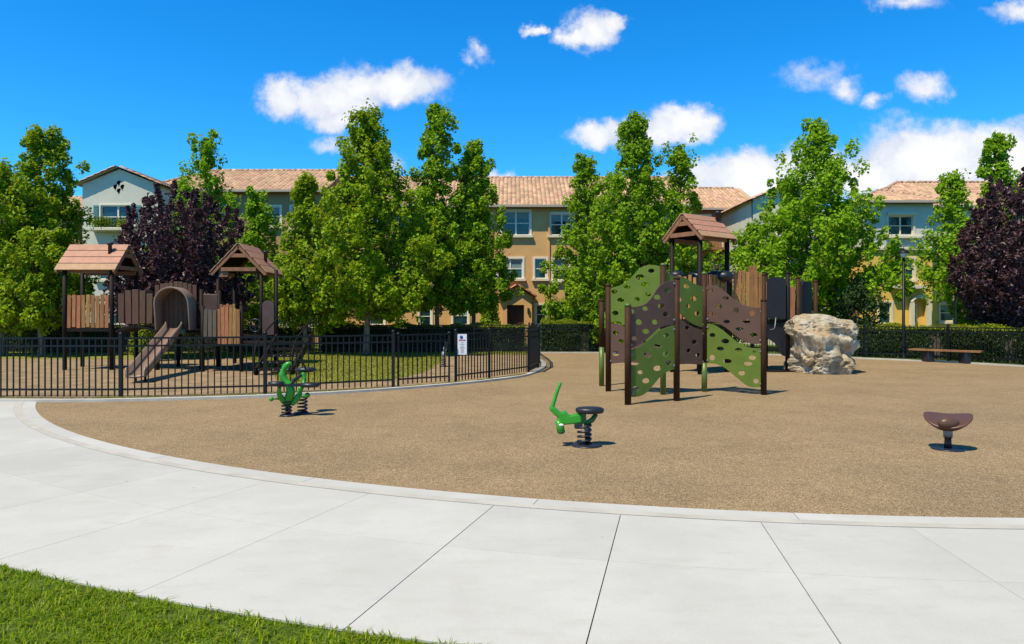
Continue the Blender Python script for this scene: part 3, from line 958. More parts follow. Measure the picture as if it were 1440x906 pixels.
for k in range(12): bal.box((wx(1005, YR) - 1.05 + k * .19, YR - 1.1, zb + .5), (.05, .05, .85))
bal.box((wx(1005, YR), YR - 1.1, zb + .95), (2.2, .09, .08))
bal.build('balcony', MAT['roof_truss'], bR)

# ---- right blue and yellow building
YB = 40.0
bB = thing('apartment_building', 'apartment building with blue green top floor over yellow lower floors and arched porch', 'building', (wx(1260, YB), YB + 4, 0), 'apartment buildings round the square')
x0, x1 = wx(1214, YB), wx(1312, YB); ez_b = wz(285, YB); zs_ = wz(350, YB); zs2 = wz(404, YB)
tw = [(pxrect((1249, 304, 1284, 331), YB), 2)]
mw = [(pxrect((1260, 364, 1286, 393), YB), 2)]
gw = [(pxrect((1237, 426, 1254, 455), YB), 1)]
arch = (wx(1283, YB), 0, wx(1302, YB), wz(423, YB))
wu = MB(); facade(wu, x0, x1, zs_, ez_b, YB, [h for h, _ in tw]); wu.box(((x0 + x1) / 2, YB + 4.3, (zs_ + ez_b) / 2), (x1 - x0, 8.0, ez_b - zs_))
wu.build('upper_wall', MAT['stucco_blue'], bB)
wl = MB(); facade(wl, x0, x1, 0, zs_, YB + .05, [h for h, _ in mw + gw] + [arch], depth=.16); wl.box(((x0 + x1) / 2, YB + 4.4, zs_ / 2 - .01), (x1 - x0 - .02, 8.0, zs_ - .02))
# long rear wing to the right
x2 = wx(1600, YB + 2)
rw = [(pxrect(r, YB + 2), k) for r, k in (((1322, 428, 1342, 452), 1), ((1386, 434, 1402, 454), 1), ((1352, 426, 1372, 482), 1), ((1420, 430, 1440, 455), 1), ((1330, 364, 1360, 393), 2), ((1400, 364, 1430, 393), 2))]
rup = [(pxrect(r, YB + 2), k) for r, k in (((1330, 304, 1360, 331), 2), ((1400, 304, 1430, 331), 2))]
facade(wl, x1, x2, 0, zs_, YB + 2, [h for h, _ in rw]); wl.box(((x1 + x2) / 2, YB + 6.3, zs_ / 2), (x2 - x1, 8.0, zs_))
wl.build('lower_wall', MAT['stucco_yellow'], bB)
wu = MB(); facade(wu, x1, x2, zs_, ez_b, YB + 2, [h for h, _ in rup]); wu.box(((x1 + x2) / 2, YB + 6.3, (zs_ + ez_b) / 2), (x2 - x1, 8.0, ez_b - zs_))
wu.build('upper_wall', MAT['stucco_blue'], bB)
for h, k in tw: window(bB, h, YB, k, trim_m='trim_cream')
for h, k in mw: window(bB, h, YB + .05, k, trim_m='trim_cream')
for h, k in gw: window(bB, h, YB + .05, k, trim_m='trim_cream')
for h, k in rw[:2] + rw[3:] + rup: window(bB, h, YB + 2, k, trim_m='trim_cream')
dv = MB(); h = rw[2][0]; dv.box(((h[0] + h[2]) / 2, YB + 2.12, h[3] / 2), (h[2] - h[0], .04, h[3])); dv.build('door', MAT['door_red'], bB)
cn = MB()
cn.box((wx(1272, YB), YB - .1, wz(334, YB)), (1.9, .22, .14)); cn.box((wx(1268, YB), YB - .08, wz(301, YB)), (1.7, .18, .14))
cn.box((wx(1274, YB), YB - .18, zs2), (1.9, .5, .22)); cn.box(((x0 + x1) / 2, YB - .03, zs_), (x1 - x0 + .06, .12, .16))
cn.build('cornice', MAT['trim_cream'], bB, bevel=.02)
# arched porch: columns and arch ring
ar = MB()
for xx in (arch[0] - .09, arch[2] + .09): ar.box((xx, YB - .12, wz(426, YB) / 2), (.2, .24, wz(426, YB)))
cxa = (arch[0] + arch[2]) / 2; ra = (arch[2] - arch[0]) / 2 + .09
pts = [(cxa + ra * math.cos(a), YB - .12, wz(426, YB) + ra * .7 * math.sin(a)) for a in np.linspace(0, PI, 12)]
ar.tube(pts, .11, 6)
ar.build('arched_porch', MAT['trim_cream'], bB)
ip = MB(); ip.add([(arch[0], YB + .2, 0), (arch[2], YB + .2, 0), (arch[2], YB + .2, arch[3]), (arch[0], YB + .2, arch[3])], [(0, 1, 2, 3)])
ip.build('porch_recess', MAT['stucco_yellow'], bB)
h = (wx(1284, YB), wz(455, YB), wx(1291.5, YB), wz(428, YB)); window(bB, h, YB + .1, 1, trim=False, sill=False)
for pxc in (1352, 1376):
    c_ = MB(); c_.lathe((wx(pxc, YB + 1.2), YB + 1.2, 0), [(.16, 0), (.16, .1), (.12, .14), (.10, 2.3), (.15, 2.36), (.15, 2.5)], 12); c_.build('porch_column', MAT['trim_cream'], bB)
c_ = MB(); c_.box((wx(1364, YB + 1.2), YB + 1.55, 2.62), (1.5, .95, .22)); c_.build('porch_beam', MAT['trim_cream'], bB)
gable_roof_front(bB, x0, x1, YB, 7.0, ez_b + .02, wz(269, YB + 3.5), hipl=3.0, hipr=1.5)
gable_roof_front(bB, 21.1, x2, YB + 2.0, 8.0, ez_b + .05, wz(256.5, YB + 6) - .05, hipl=4.4)

# ---- pale gabled wing between (behind the right hand tree)
YG = 39.0
bG = thing('apartment_building', 'pale grey green gabled house end half hidden behind the large tree right of the tower', 'building', (wx(1110, YG), YG + 4, 0), 'apartment buildings round the square')
x0, x1 = wx(1059, YG), wx(1165, YG); ze = wz(280, YG); zp = wz(260, YG)
wins = [(pxrect((1095, 300, 1128, 330), YG), 2), (pxrect((1095, 364, 1128, 394), YG), 2), (pxrect((1085, 428, 1104, 458), YG), 1)]
wl = MB(); facade(wl, x0, x1, 0, ze, YG, [h for h, _ in wins]); xm = (x0 + x1) / 2
wl.add([(x0, YG, ze), (x1, YG, ze), (xm, YG, zp)], [(0, 1, 2)])
wl.box((xm, YG + 4.3, ze / 2 - .01), (x1 - x0 - .002, 8, ze - .02)); wl.build('wall', MAT['stucco_pale'], bG)
for h, k in wins: window(bG, h, YG, k, trim_m='trim_cream')
for xe in (x0 - .3, x1 + .3):
    t = MB(); dk = MB()
    v = Vector((xm - xe, 0, zp - ze + .22)); sl = v.length
    tile_slope(t, (xe, YG - .3, ze - .1), (0, 1, 0), v, [(0, 0), (8.5, 0), (8.5, sl), (0, sl)])
    roof_plane(dk, (xe, YG - .3, ze - .13), (0, 1, 0), v, [(0, 0), (8.5, 0), (8.5, sl), (0, sl)])
    rr_ = t.build('roof', MAT['roof_tile'], bG); dk.build('roof_deck', MAT['gutter'], rr_)

# ---- left blue grey gabled house
YL = 38.0
bL = thing('apartment_building', 'blue grey gabled apartment house with a planter balcony under its top window', 'building', (wx(168, YL), YL + 4, 0), 'apartment buildings round the square')
x0, x1 = wx(116, YL), wx(222, YL); ze = wz(259, YL); zp = wz(238, YL); xm = wx(168, YL)
wins = [(pxrect((142, 289, 189, 321), YL), 2), (pxrect((139, 366, 156, 393), YL), 1), (pxrect((180, 366, 205, 393), YL), 2), (pxrect((140, 428, 165, 457), YL), 2)]
wl = MB(); facade(wl, x0, x1, 0, ze, YL, [h for h, _ in wins])
wl.add([(x0, YL, ze), (x1, YL, ze), (xm, YL, zp)], [(0, 1, 2)])
wl.box(((x0 + x1) / 2, YL + 4.3, ze / 2 - .01), (x1 - x0 - .002, 8, ze - .02)); wl.build('wall', MAT['stucco_blue'], bL)
for i, (h, k) in enumerate(wins): window(bL, h, YL, k, sill=i > 0, tw=.08 if i == 0 else .11)
h = wins[0][0]
for xx in (h[0] - .24, h[2] + .24):
    s_ = MB(); s_.box((xx, YL - .05, (h[1] + h[3]) / 2), (.26, .05, h[3] - h[1]))
    for k in range(10): s_.box((xx, YL - .08, h[1] + .1 + k * (h[3] - h[1] - .2) / 9), (.2, .02, .05))
    s_.build('shutter', MAT['shutter_teal'], bL)
b_ = MB(); b_.box((wx(164, YL), YL - .35, h[1] - .12), (2.5, .7, .16)); bo = b_.build('balcony', MAT['trim_cream'], bL, bevel=.02)
rl = MB()
for k in range(17): rl.box((wx(164, YL) - 1.2 + k * .15, YL - .66, h[1] + .2), (.02, .02, .5))
rl.box((wx(164, YL), YL - .66, h[1] + .46), (2.45, .03, .03)); rl.build('railing', MAT['iron_black'], bo)
nl = 900
Cp = np.stack([rng.normal(0, 1, nl), rng.normal(0, .1, nl), rng.normal(0, .13, nl)], 1)
cxs = np.where(rng.uniform(0, 1, nl) < .4, wx(146, YL), np.where(rng.uniform(0, 1, nl) < .5, wx(156, YL), wx(180, YL)))
Cp[:, 0] = cxs + Cp[:, 0] * .18; Cp[:, 1] += YL - .5; Cp[:, 2] += h[1] + .22
V, F = leaves(Cp, rng.normal(0, 1, (nl, 3)) + np.array([0, -.3, .8]), .1)
np_mesh('balcony_plants', V, F, 3, MAT['leaf_yellow'], bo)
vq = MB()
for (dx, dy) in ((-5, 0), (5, 0), (0, -5.5), (0, 5.5)):
    vq.tube([at(168 + dx, 263 + dy, YL - .02), at(168 + dx, 263 + dy, YL + .01)], .13, 14)
vq.build('gable_vent', MAT['dark_void'], bL)
for xe in (x0 - .3, x1 + .3):
    t = MB(); dk = MB()
    v = Vector((xm - xe, 0, zp - ze + .2)); sl = v.length
    tile_slope(t, (xe, YL - .32, ze - .06), (0, 1, 0), v, [(0, 0), (8.5, 0), (8.5, sl), (0, sl)])
    roof_plane(dk, (xe, YL - .3, ze - .09), (0, 1, 0), v, [(0, 0), (8.5, 0), (8.5, sl), (0, sl)])
    rr_ = t.build('roof', MAT['roof_tile'], bL); dk.build('roof_deck', MAT['gutter'], rr_)

# ---- far left building behind the trees
YF = 44.0
bF = thing('apartment_building', 'cream apartment building almost hidden behind the leafy trees at the far left', 'building', (wx(0, YF), YF + 4, 0), 'apartment buildings round the square')
x0, x1 = wx(-330, YF), wx(112, YF); ez_f = wz(300, YF)
wins = [(pxrect(r, YF), 2) for r in ((20, 366, 50, 394), (70, 366, 98, 394), (-60, 366, -30, 394), (20, 430, 45, 458))]
wl = MB(); facade(wl, x0, x1, 0, ez_f, YF, [h for h, _ in wins]); wl.box(((x0 + x1) / 2, YF + 4.3, ez_f / 2), (x1 - x0, 8, ez_f))
wl.build('wall', MAT['stucco_tan'], bF)
for h, k in wins: window(bF, h, YF, k)
gable_roof_front(bF, x0, x1, YF, 8, ez_f + .02, ez_f + 1.6)

# ------------------------------------------------------------------ fences
FH = 1.22
def fence_post(mb_, p, h=FH + .08, w_=.065):
    mb_.box((p.x, p.y, h / 2), (w_, w_, h))
    mb_.lathe((p.x, p.y, h), [(.05, 0), (.05, .012), (.03, .03), (.004, .055)], 8)
def fence_bay(mb_, a, b, gap=.125, z0=0.06, zt=FH):
    d = b - a; L = d.length; u = d / L
    rz = math.atan2(d.y, d.x)
    for z in (zt, zt - .155, .20):
        mb_.bar(a + u * .034 + Vector((0, 0, z)), b - u * .034 + Vector((0, 0, z)), .03, .036)
    k = max(2, int(round(L / gap)))
    for i in range(1, k):
        p = a + d * (i / k)
        mb_.box((p.x, p.y, (z0 + zt - .019) / 2), (.022, .022, zt - .019 - z0), rz)
def fence(label, pts, group='black iron fence runs'):
    pts = [Vector((p[0], p[1], 0)) for p in pts]
    root = thing('iron_fence', label, 'fence', pts[0], group)
    for p in pts:
        mb_ = MB(); fence_post(mb_, p); mb_.build('post', MAT['iron_black'], root)
    for a, b in zip(pts[:-1], pts[1:]):
        mb_ = MB(); fence_bay(mb_, a, b); mb_.build('fence_panel', MAT['iron_black'], root)
    return root
f_left = [(-20, 14.15), (-17, 14.1), (-13.6, 14.0)] + [tuple(g(*p)[:2]) for p in ((-34, 562), (170, 562), (373, 556), (553, 546.5))]
f_left[3] = (-10.69, 14.0)
fence('long straight black iron fence along the left kerb in front of the small play structure', f_left)
gp0, gp1 = g(558.5, 546), g(633, 540.5)
gate = thing('iron_gate', 'black iron gate between double posts left of the white sign', 'gate', gp0)
mb = MB(); fence_post(mb, gp0 + (gp1 - gp0) * .02, FH + .02, .045); fence_post(mb, gp1 - (gp1 - gp0) * .02, FH + .02, .045)
mb.build('gate_stile', MAT['iron_black'], gate)
mb = MB(); fence_bay(mb, gp0 + (gp1 - gp0) * .02, gp1 - (gp1 - gp0) * .02, z0=.08); mb.build('gate_panel', MAT['iron_black'], gate)
mb = MB(); q = gp1 - (gp1 - gp0) * .05; mb.box((q.x - .03, q.y - .05, .95), (.09, .07, .16)); mb.build('latch', MAT['iron_black'], gate, bevel=.01)
f_ret = [tuple(g(*p)[:2]) for p in ((641, 539.5), (688, 533.5), (743, 525.5))] + [(.82, 21.9), (.93, 24.0), (.9, 26.4), (.8, 28.6), (.75, 30.55)]
fence('curved black iron fence with the white sign, bending away to the hedge', f_ret)
fence('back black iron fence across the sunny lawn of the small yard', [(.75, 30.7)] + [(.75 - 2.4 * k, 30.7 - .08 * k) for k in range(1, 14)])
f_far = [(.95, 30.75)]
pp = [Vector((.95, 30.75, 0))] + [p + (Vector((.05, .25, 0)) if p.x < 9 else Vector((.40, .50, 0))) for p in far[1:]]
acc = []
for a, b in zip(pp[:-1], pp[1:]):
    k = max(1, int(round((b - a).length / 2.5)))
    for i in range(k): acc.append(tuple((a + (b - a) * i / k)[:2]))
acc.append(tuple(pp[-1][:2]))
fence('far black iron fence behind the boulder, lamp post and bench', acc)

# rules sign on the fence
sp0 = g(641, 539.5)
sgn = thing('rules_sign', 'white notice sign hung on the curved black fence', 'sign', at(650, 498, sp0.y - .02))
SY = sp0.y - .03
mb = MB(); c0 = at(650, 484.5, SY); mb.box(c0, (13 * SY / FOC, .006, 29 * SY / FOC)); mb.build('sign_board', MAT['sign_white'], sgn, bevel=.002)
mb = MB(); mb.tube([at(649, 474.5, SY - .006), at(649, 474.5, SY - .003)], .045, 14); mb.build('emblem', MAT['sign_blue'], sgn)
mb = MB()
for k, (a_, b_) in enumerate(((645.5, 648.5), (649, 651), (651.5, 654.5))): mb.box(at((a_ + b_) / 2, 478.6, SY - .005), ((b_ - a_) * SY / FOC, .004, .03))
mb.box(at(650, 493.5, SY - .005), (.08, .004, .016)); mb.build('red_line', MAT['sign_red'], sgn)
mb = MB()
for k, (yy_, w_) in enumerate(((482, 4), (484.5, 6), (487, 3.5), (489, 7), (490.8, 5), (496, 5))):
    mb.box(at(650, yy_, SY - .005), (w_ * SY / FOC, .004, .012))
mb.build('text_line', MAT['sign_grey'], sgn)

# ------------------------------------------------------------------ play structures
def planks(name, parent, a, b, zb, zt, n_, m, gap=.25, th=.03, crown=0.0, jit=.03):
    """row of upright boards between a and b"""
    a = Vector((a[0], a[1], 0)); b = Vector((b[0], b[1], 0)); d = b - a; rz = math.atan2(d.y, d.x)
    mb_ = MB(); wd = d.length / n_
    for i in range(n_):
        f = (i + .5) / n_
        p = a + d * f
        z1 = zt + crown * math.sin(PI * f) + random.uniform(-jit, jit); z0_ = zb + random.uniform(-.015, .015)
        tl = random.uniform(-.02, .02)
        M = Matrix.Rotation(rz, 3, 'Z') @ Matrix.Rotation(tl, 3, 'Y')
        mb_.box((p.x, p.y, (z0_ + z1) / 2), (wd * (1 - gap) * random.uniform(.9, 1.05), th, z1 - z0_), M=M)
    nr = Vector((-d.y, d.x, 0)).normalized() * .035
    o = mb_.build(name, MAT[m], parent, bevel=.006)
    r_ = MB()
    for z in (zb + .12, zt - .15):
        r_.bar(a + nr + Vector((0, 0, z)), b + nr + Vector((0, 0, z)), .03, .05)
    r_.build('batten', MAT['post_dark'], o)
    return o

def tower_roof(root, c, gdir, wid, length, ze, zp, chimney=None):
    """gabled board roof; gdir = unit vector along the ridge"""
    r = Vector((gdir[0], gdir[1], 0)).normalized(); s = Vector((-r.y, r.x, 0)); c = Vector((c[0], c[1], 0))
    mb_ = MB(); gap_black = MB()
    hw = wid / 2; run = math.hypot(hw, zp - ze); nb = 4
    for sg in (-1, 1):
        dn = (s * sg * hw + Vector((0, 0, ze - zp))).normalized()
        nrm = r.cross(dn).normalized()
        if nrm.z < 0: nrm = -nrm
        bw = run / nb
        for k in range(nb):
            ctr = c + Vector((0, 0, zp)) + dn * (bw * (k + .5) + .015) + nrm * .014
            tilt = Matrix((r, dn, nrm)).transposed() @ Matrix.Rotation(math.radians(-2.6), 3, 'X')
            mb_.box(ctr, (length, bw - .036, .030), M=tilt)
        gap_black.box(c + Vector((0, 0, zp)) + dn * (run * .5) - nrm * .016, (length - .04, run - .06, .02), M=Matrix((r, dn, nrm)).transposed())
    roof = mb_.build('roof', MAT['roof_board'], root, bevel=.004)
    gap_black.build('roof_deck', MAT['dark_void'], roof)  # black sheet added under the boards so their gaps read as shade lines
    t_ = MB()
    for e in (-1, 1):
        ec = c + r * e * (length / 2 - .05)
        for sg in (-1, 1):
            t_.bar(ec + Vector((0, 0, zp - .09)), ec + s * sg * (hw - .02) + Vector((0, 0, ze - .07)), .06, .11)
        t_.bar(ec + s * hw * .62 + Vector((0, 0, ze + .10)), ec - s * hw * .62 + Vector((0, 0, ze + .10)), .05, .12)
        t_.bar(ec + s * hw * .3 + Vector((0, 0, ze + (zp - ze) * .58)), ec - s * hw * .3 + Vector((0, 0, ze + (zp - ze) * .58)), .045, .12)
    for sg in (-1, 1):
        t_.bar(c + s * sg * (hw - .2) - r * (length / 2 - .12) + Vector((0, 0, ze - .02)), c + s * sg * (hw - .2) + r * (length / 2 - .12) + Vector((0, 0, ze - .02)), .06, .12)
    t_.build('truss', MAT['roof_truss'], roof)
    if chimney:
        k = MB(); p = Vector(chimney)
        k.lathe((p.x, p.y, p.z - .12), [(.055, 0), (.055, .36), (.085, .365), (.085, .42), (.06, .44)], 14)
        k.build('chimney', MAT['rubber_black'], roof)
    return roof

# ---------- toddler structure on the left
tod = thing('play_structure', 'low toddler play structure with two brown gable roofs and small slide behind the fence', 'play structure', (wx(240, 21.5), 21.5, 0))
Y1 = 21.0; ze1 = wz(380, Y1); yb1 = Y1 + 1.6
xl, xr = wx(76, Y1), wx(162, Y1); xc = (xl + xr) / 2
zp1 = wz(344, Y1 + .8)
tower_roof(tod, (xc, Y1 + .8), (1, 0), 1.6, xr - xl, ze1, zp1, chimney=(wx(156, Y1 + .55), Y1 + .5, ze1 + (zp1 - ze1) * .66))
posts = [(wx(91, Y1 + .12), Y1 + .12), (wx(157, Y1 + .12), Y1 + .12), (wx(127, Y1 + 1.45) - .25, Y1 + 1.45), (wx(157, Y1 + .12) + .02, Y1 + 1.45)]
for (x, y) in posts:
    mb = MB(); mb.tube([(x, y, 0), (x, y, ze1 + .1)], .062, 12); mb.build('post', MAT['post_dark'], tod)
dz1 = wz(461, Y1)
mb = MB(); mb.box((xc + .02, Y1 + .78, dz1 - .07), (1.45, 1.35, .09)); mb.build('deck', MAT['post_dark'], tod)
planks('plank_panel', tod, (posts[0][0] + .08, Y1 + .1), (posts[1][0] - .06, Y1 + .1), dz1, wz(415, Y1), 9, 'plank_tan', gap=.2)
# bridge with brown arched plank panels
planks('plank_panel', tod, (wx(163, Y1), Y1 + .1), (wx(213, Y1), Y1 + .1), wz(455.5, Y1), wz(415, Y1), 5, 'plank_brown', gap=.14, crown=.17, jit=.01)
planks('plank_panel', tod, (wx(163, Y1 + 1.2), Y1 + 1.2), (wx(213, Y1 + 1.2), Y1 + 1.2), wz(455, Y1 + 1.2), wz(413, Y1 + 1.2), 5, 'plank_brown', gap=.14, crown=.12, jit=.01)
mb = MB()
xa_, xb_ = wx(160, Y1), wx(216, Y1)
pts = [(xa_ + (xb_ - xa_) * f, Y1 + .65, dz1 - .12 + .16 * math.sin(PI * f)) for f in np.linspace(0, 1, 9)]
for a_, b_ in zip(pts[:-1], pts[1:]): mb.bar(a_, b_, 1.1, .07)
mb.build('bridge_deck', MAT['post_dark'], tod)
# slide bay with planks round a hood
Y2 = 20.9
planks('plank_panel', tod, (wx(218, Y2 + .15), Y2 + .15), (wx(277, Y2 + .15), Y2 + .15), wz(462, Y2), wz(401, Y2), 9, 'plank_brown', gap=.1, crown=.1, jit=.02)
for pxp in (217, 279):
    for yo in (.2, 1.5):
        mb = MB(); xx = wx(pxp, Y2); mb.tube([(xx, Y2 + yo, 0), (xx, Y2 + yo, 2.45)], .058, 12); mb.build('post', MAT['post_dark'], tod)
mb = MB(); mb.box((wx(248, Y2), Y2 + .85, wz(464, Y2) - .05), (1.35, 1.35, .09)); mb.build('deck', MAT['post_dark'], tod)
# hood: half barrel with wall thickness
xh, rh_o = wx(248.5, Y2), 24.5 * Y2 / FOC
zs0 = wz(464, Y2); zsp = wz(404, Y2) - rh_o
prof = [(-1, zs0)] + [(-math.cos(a), zsp + rh_o * math.sin(a)) for a in np.linspace(0, PI, 15)] + [(1, zs0)]
hd_ = MB(); vs = []; fs = []
for i, (cx_, z) in enumerate(prof):
    for (rr, yo) in ((rh_o, -.42), (rh_o, .12), (rh_o - .045, .12), (rh_o - .045, -.42)):
        zz = z if (i in (0, len(prof) - 1)) else zsp + (z - zsp) * rr / rh_o
        tl = .16 * (1 - (zz - zs0) / (zsp + rh_o - zs0)) if yo < 0 else 0
        vs.append((xh + cx_ * rr, Y2 + yo + tl, zz))
m_ = len(prof)
for i in range(m_ - 1):
    for k in range(4): fs.append((4 * i + k, 4 * i + (k + 1) % 4, 4 * i + 4 + (k + 1) % 4, 4 * i + 4 + k))
fs += [(0, 3, 2, 1), (4 * m_ - 4, 4 * m_ - 3, 4 * m_ - 2, 4 * m_ - 1)]
hd_.add(vs, fs, True); hd_.build('slide_hood', MAT['slide_plastic'], tod, bevel=.008)
# slide: U channel sweeping down
cl = catmull([(wx(246, Y2), Y2 - .1, wz(462, Y2)), (wx(243, Y2 - .5), Y2 - .5, 1.2), (wx(228, 19.4), 19.4, .84), (wx(209, 18.2), 18.2, .46), (wx(196, 17.4), 17.4, .24), (wx(190, 17.0), 17.0, .2)], 5)
sl_ = MB(); vs = []; fs = []
for i, p in enumerate(cl):
    a = cl[max(0, i - 1)]; b = cl[min(len(cl) - 1, i + 1)]
    t = (b - a).normalized(); sd_ = t.cross(Vector((0, 0, 1))).normalized(); up = sd_.cross(t).normalized()
    for (so, uo) in ((-.225, .2), (-.195, .2), (-.18, .03), (0, 0), (.18, .03), (.195, .2), (.225, .2), (.205, -.03), (0, -.05), (-.205, -.03)):
        vs.append(p + sd_ * so + up * uo)
q = 10
for i in range(len(cl) - 1):
    for k in range(q): fs.append((q * i + k, q * i + (k + 1) % q, q * (i + 1) + (k + 1) % q, q * (i + 1) + k))
fs += [tuple(reversed(range(q))), tuple(q * (len(cl) - 1) + k for k in range(q))]
sl_.add(vs, fs, True); sl_.build('slide', MAT['slide_plastic'], tod)
mb = MB(); mb.box((wx(250, Y2), Y2 - .06, wz(466, Y2)), (.5, .1, .14)); mb.build('slide_lip', MAT['teal_plastic'], tod, bevel=.02)
mb = MB()
for so in (-.12, .12): mb.tube([(wx(196, 17.4) + so, 17.45, 0), (wx(196, 17.4) + so, 17.45, .2)], .03, 8)
mb.build('slide_foot', MAT['post_dark'], tod)
# low deck with pale planks
Y3 = 20.4
planks('plank_panel', tod, (wx(286, Y3), Y3), (wx(305, Y3), Y3), wz(476, Y3), wz(436, Y3), 3, 'plank_grey', gap=.12, jit=.03)
planks('plank_panel', tod, (wx(306, Y3), Y3 - .02), (wx(338, Y3), Y3 - .02), wz(484, Y3), wz(436, Y3), 6, 'plank_tan', gap=.1, crown=.07)
planks('plank_panel', tod, (wx(309, Y3 + 1.5), Y3 + 1.5), (wx(331, Y3 + 1.5), Y3 + 1.5), wz(470, Y3 + 1.5), wz(428, Y3 + 1.5), 5, 'plank_tan', gap=.1)
mb = MB(); mb.box((wx(322, Y3), Y3 + 1.1, wz(484, Y3) - .02), (1.9, 2.1, .09)); mb.build('deck', MAT['post_dark'], tod)
mb = MB(); mb.box((wx(294.5, 22), 22.0, wz(426, 22)), (.53, .04, .55)); mb.build('plastic_panel', MAT['panel_plum'], tod, bevel=.02)
for pxp, yy_ in ((285, Y3 + .05), (339.5, Y3 + .05)):
    mb = MB(); xx = wx(pxp, yy_); mb.tube([(xx, yy_, 0), (xx, yy_, 1.95)], .055, 12); mb.build('post', MAT['post_dark'], tod)
# second roof, gable to the viewer
Y4 = 22.4; ze4 = wz(383, Y4); zp4 = wz(342, Y4)
xa4, xb4 = wx(295, Y4), wx(374, Y4); xc4 = (xa4 + xb4) / 2
tower_roof(tod, (xc4, Y4 + .85), (0, 1), xb4 - xa4, 1.7, ze4, zp4, chimney=(xc4 + .55, Y4 + .95, ze4 + .45))
for (xx, yy_) in ((xa4 + .2, Y4 + .15), (xb4 - .2, Y4 + .15), (xa4 + .2, Y4 + 1.5), (xb4 - .2, Y4 + 1.5)):
    mb = MB(); mb.tube([(xx, yy_, 0), (xx, yy_, ze4 + .12)], .062, 12); mb.build('post', MAT['post_dark'], tod)
dz4 = wz(472, Y4)
mb = MB(); mb.box((xc4, Y4 + .85, dz4 - .05), (1.55, 1.55, .09)); mb.build('deck', MAT['post_dark'], tod)
mb = MB(); mb.box((xa4 + .4, Y4 + .1, ze4 - .02), (.3, .04, .26)); mb.build('plastic_panel', MAT['roof_truss'], tod, bevel=.01)
def arch_plate(name, root, pxa, pxb, ya, yb, zb, zt, m, th=.03, holes=()):
    a = Vector((wx(pxa, ya), ya, 0)); b = Vector((wx(pxb, yb), yb, 0)); L = (b - a).length; r = min(.14, L * .4)
    out = [(0, zb), (L, zb)] + [(L - r * .0 - (1 - math.cos(t)) * r, zt - r + r * math.sin(t)) for t in np.linspace(0, PI / 2, 6)] + [(r - r * math.sin(t), zt - r + r * math.cos(t)) for t in np.linspace(0, PI / 2, 6)]
    return plate(name, out, list(holes), th, MAT[m], root, a, b - a)
arch_plate('plastic_panel', tod, 369, 385.5, 21.9, 21.9, wz(471, 21.9), wz(423, 21.9), 'panel_plum')
mb = MB(); xx = wx(388.5, 21.95); mb.tube([(xx, 21.95, 0), (xx, 21.95, wz(384, 21.95) + .1)], .055, 12); mb.build('post', MAT['post_dark'], tod)
# ring wheel in an opening and dark stair climber on the right side
mb = MB()
cw = at(359, 458, 21.9); mb.tube([cw + Vector((.17 * math.cos(a), 0, .2 * math.sin(a))) for a in np.linspace(0, 2 * PI, 21)], .025, 8, caps=False)
mb.bar(cw + Vector((-.16, 0, 0)), cw + Vector((.16, 0, 0)), .03, .03); mb.bar(cw + Vector((0, .01, -.7)), cw + Vector((0, .01, 0)), .04, .04)
mb.build('steering_wheel', MAT['rubber_black'], tod)
mb = MB()
for k in range(5):
    zz = .18 + .17 * k; y_ = 19.4 + .32 * k
    mb.box((wx(398, 20) , y_, zz), (.95, .30, .07))
for sx in (-.5, .5):
    mb.bar((wx(398, 20) + sx, 19.2, .08), (wx(398, 20) + sx, 21.0, 1.02), .05, .22)
for sx in (-.52, .52):
    mb.tube(catmull([(wx(398, 20) + sx, 19.2, .05), (wx(398, 20) + sx, 19.25, .75), (wx(398, 20) + sx, 19.9, 1.15), (wx(398, 20) + sx, 21.2, 1.6)], 4), .024, 8)
mb.build('stair', MAT['post_dark'], tod)
bl = MB()
for r_ in range(3):
    for k in range(5): bl.ball((wx(398, 20) - .42 + k * .2, 19.24 + .32 * r_, .24 + .17 * r_ - .06), .018, 8, 6)
bl.build('bolt', MAT['steel_grey'], tod)

# ---------- climbing walls (green and brown panels on posts)
clb = thing('climbing_wall', 'wavy green and brown climbing panels with finger holes bolted between posts', 'climber', g(960, 553))
PA, PB, PC, PD, PE, PF, PG = g(883, 570), g(951.5, 564.5), g(855.5, 551), g(846, 543.5), g(932.5, 555.5), g(990.5, 551.5), g(1074, 556)
def hgt(p, py): return EYE + (HZ - py) * p.y / FOC
def cpost(p, py, split=None, cap='post_green'):
    h = hgt(p, py)
    mb_ = MB()
    if split is None:
        mb_.tube([(p.x, p.y, 0), (p.x, p.y, h)], .062, 14); o = mb_.build('post', MAT['post_brown'], clb)
    else:
        zs__ = hgt(p, split)
        mb_.tube([(p.x, p.y, 0), (p.x, p.y, zs__)], .061, 14); o = mb_.build('post', MAT['post_green'], clb)
        m2 = MB(); m2.tube([(p.x, p.y, zs__ + .001), (p.x, p.y, h)], .063, 14); m2.build('post_sleeve', MAT['post_brown'], o)
    c_ = MB(); c_.lathe((p.x, p.y, h), [(.066, 0), (.066, .03), (.045, .055), (.005, .062)], 14); c_.build('post_cap', MAT[cap if split is not None or cap == 'post_green' else 'post_brown'], o)
    return o
cpost(PA, 431); cpost(PB, 393, cap='post_brown'); cpost(PC, 403, cap='post_brown'); cpost(PD, 424, split=488, cap='post_brown')
cpost(PE, 374, split=470); cpost(PF, 386, split=510); cpost(PG, 424, cap='post_brown')

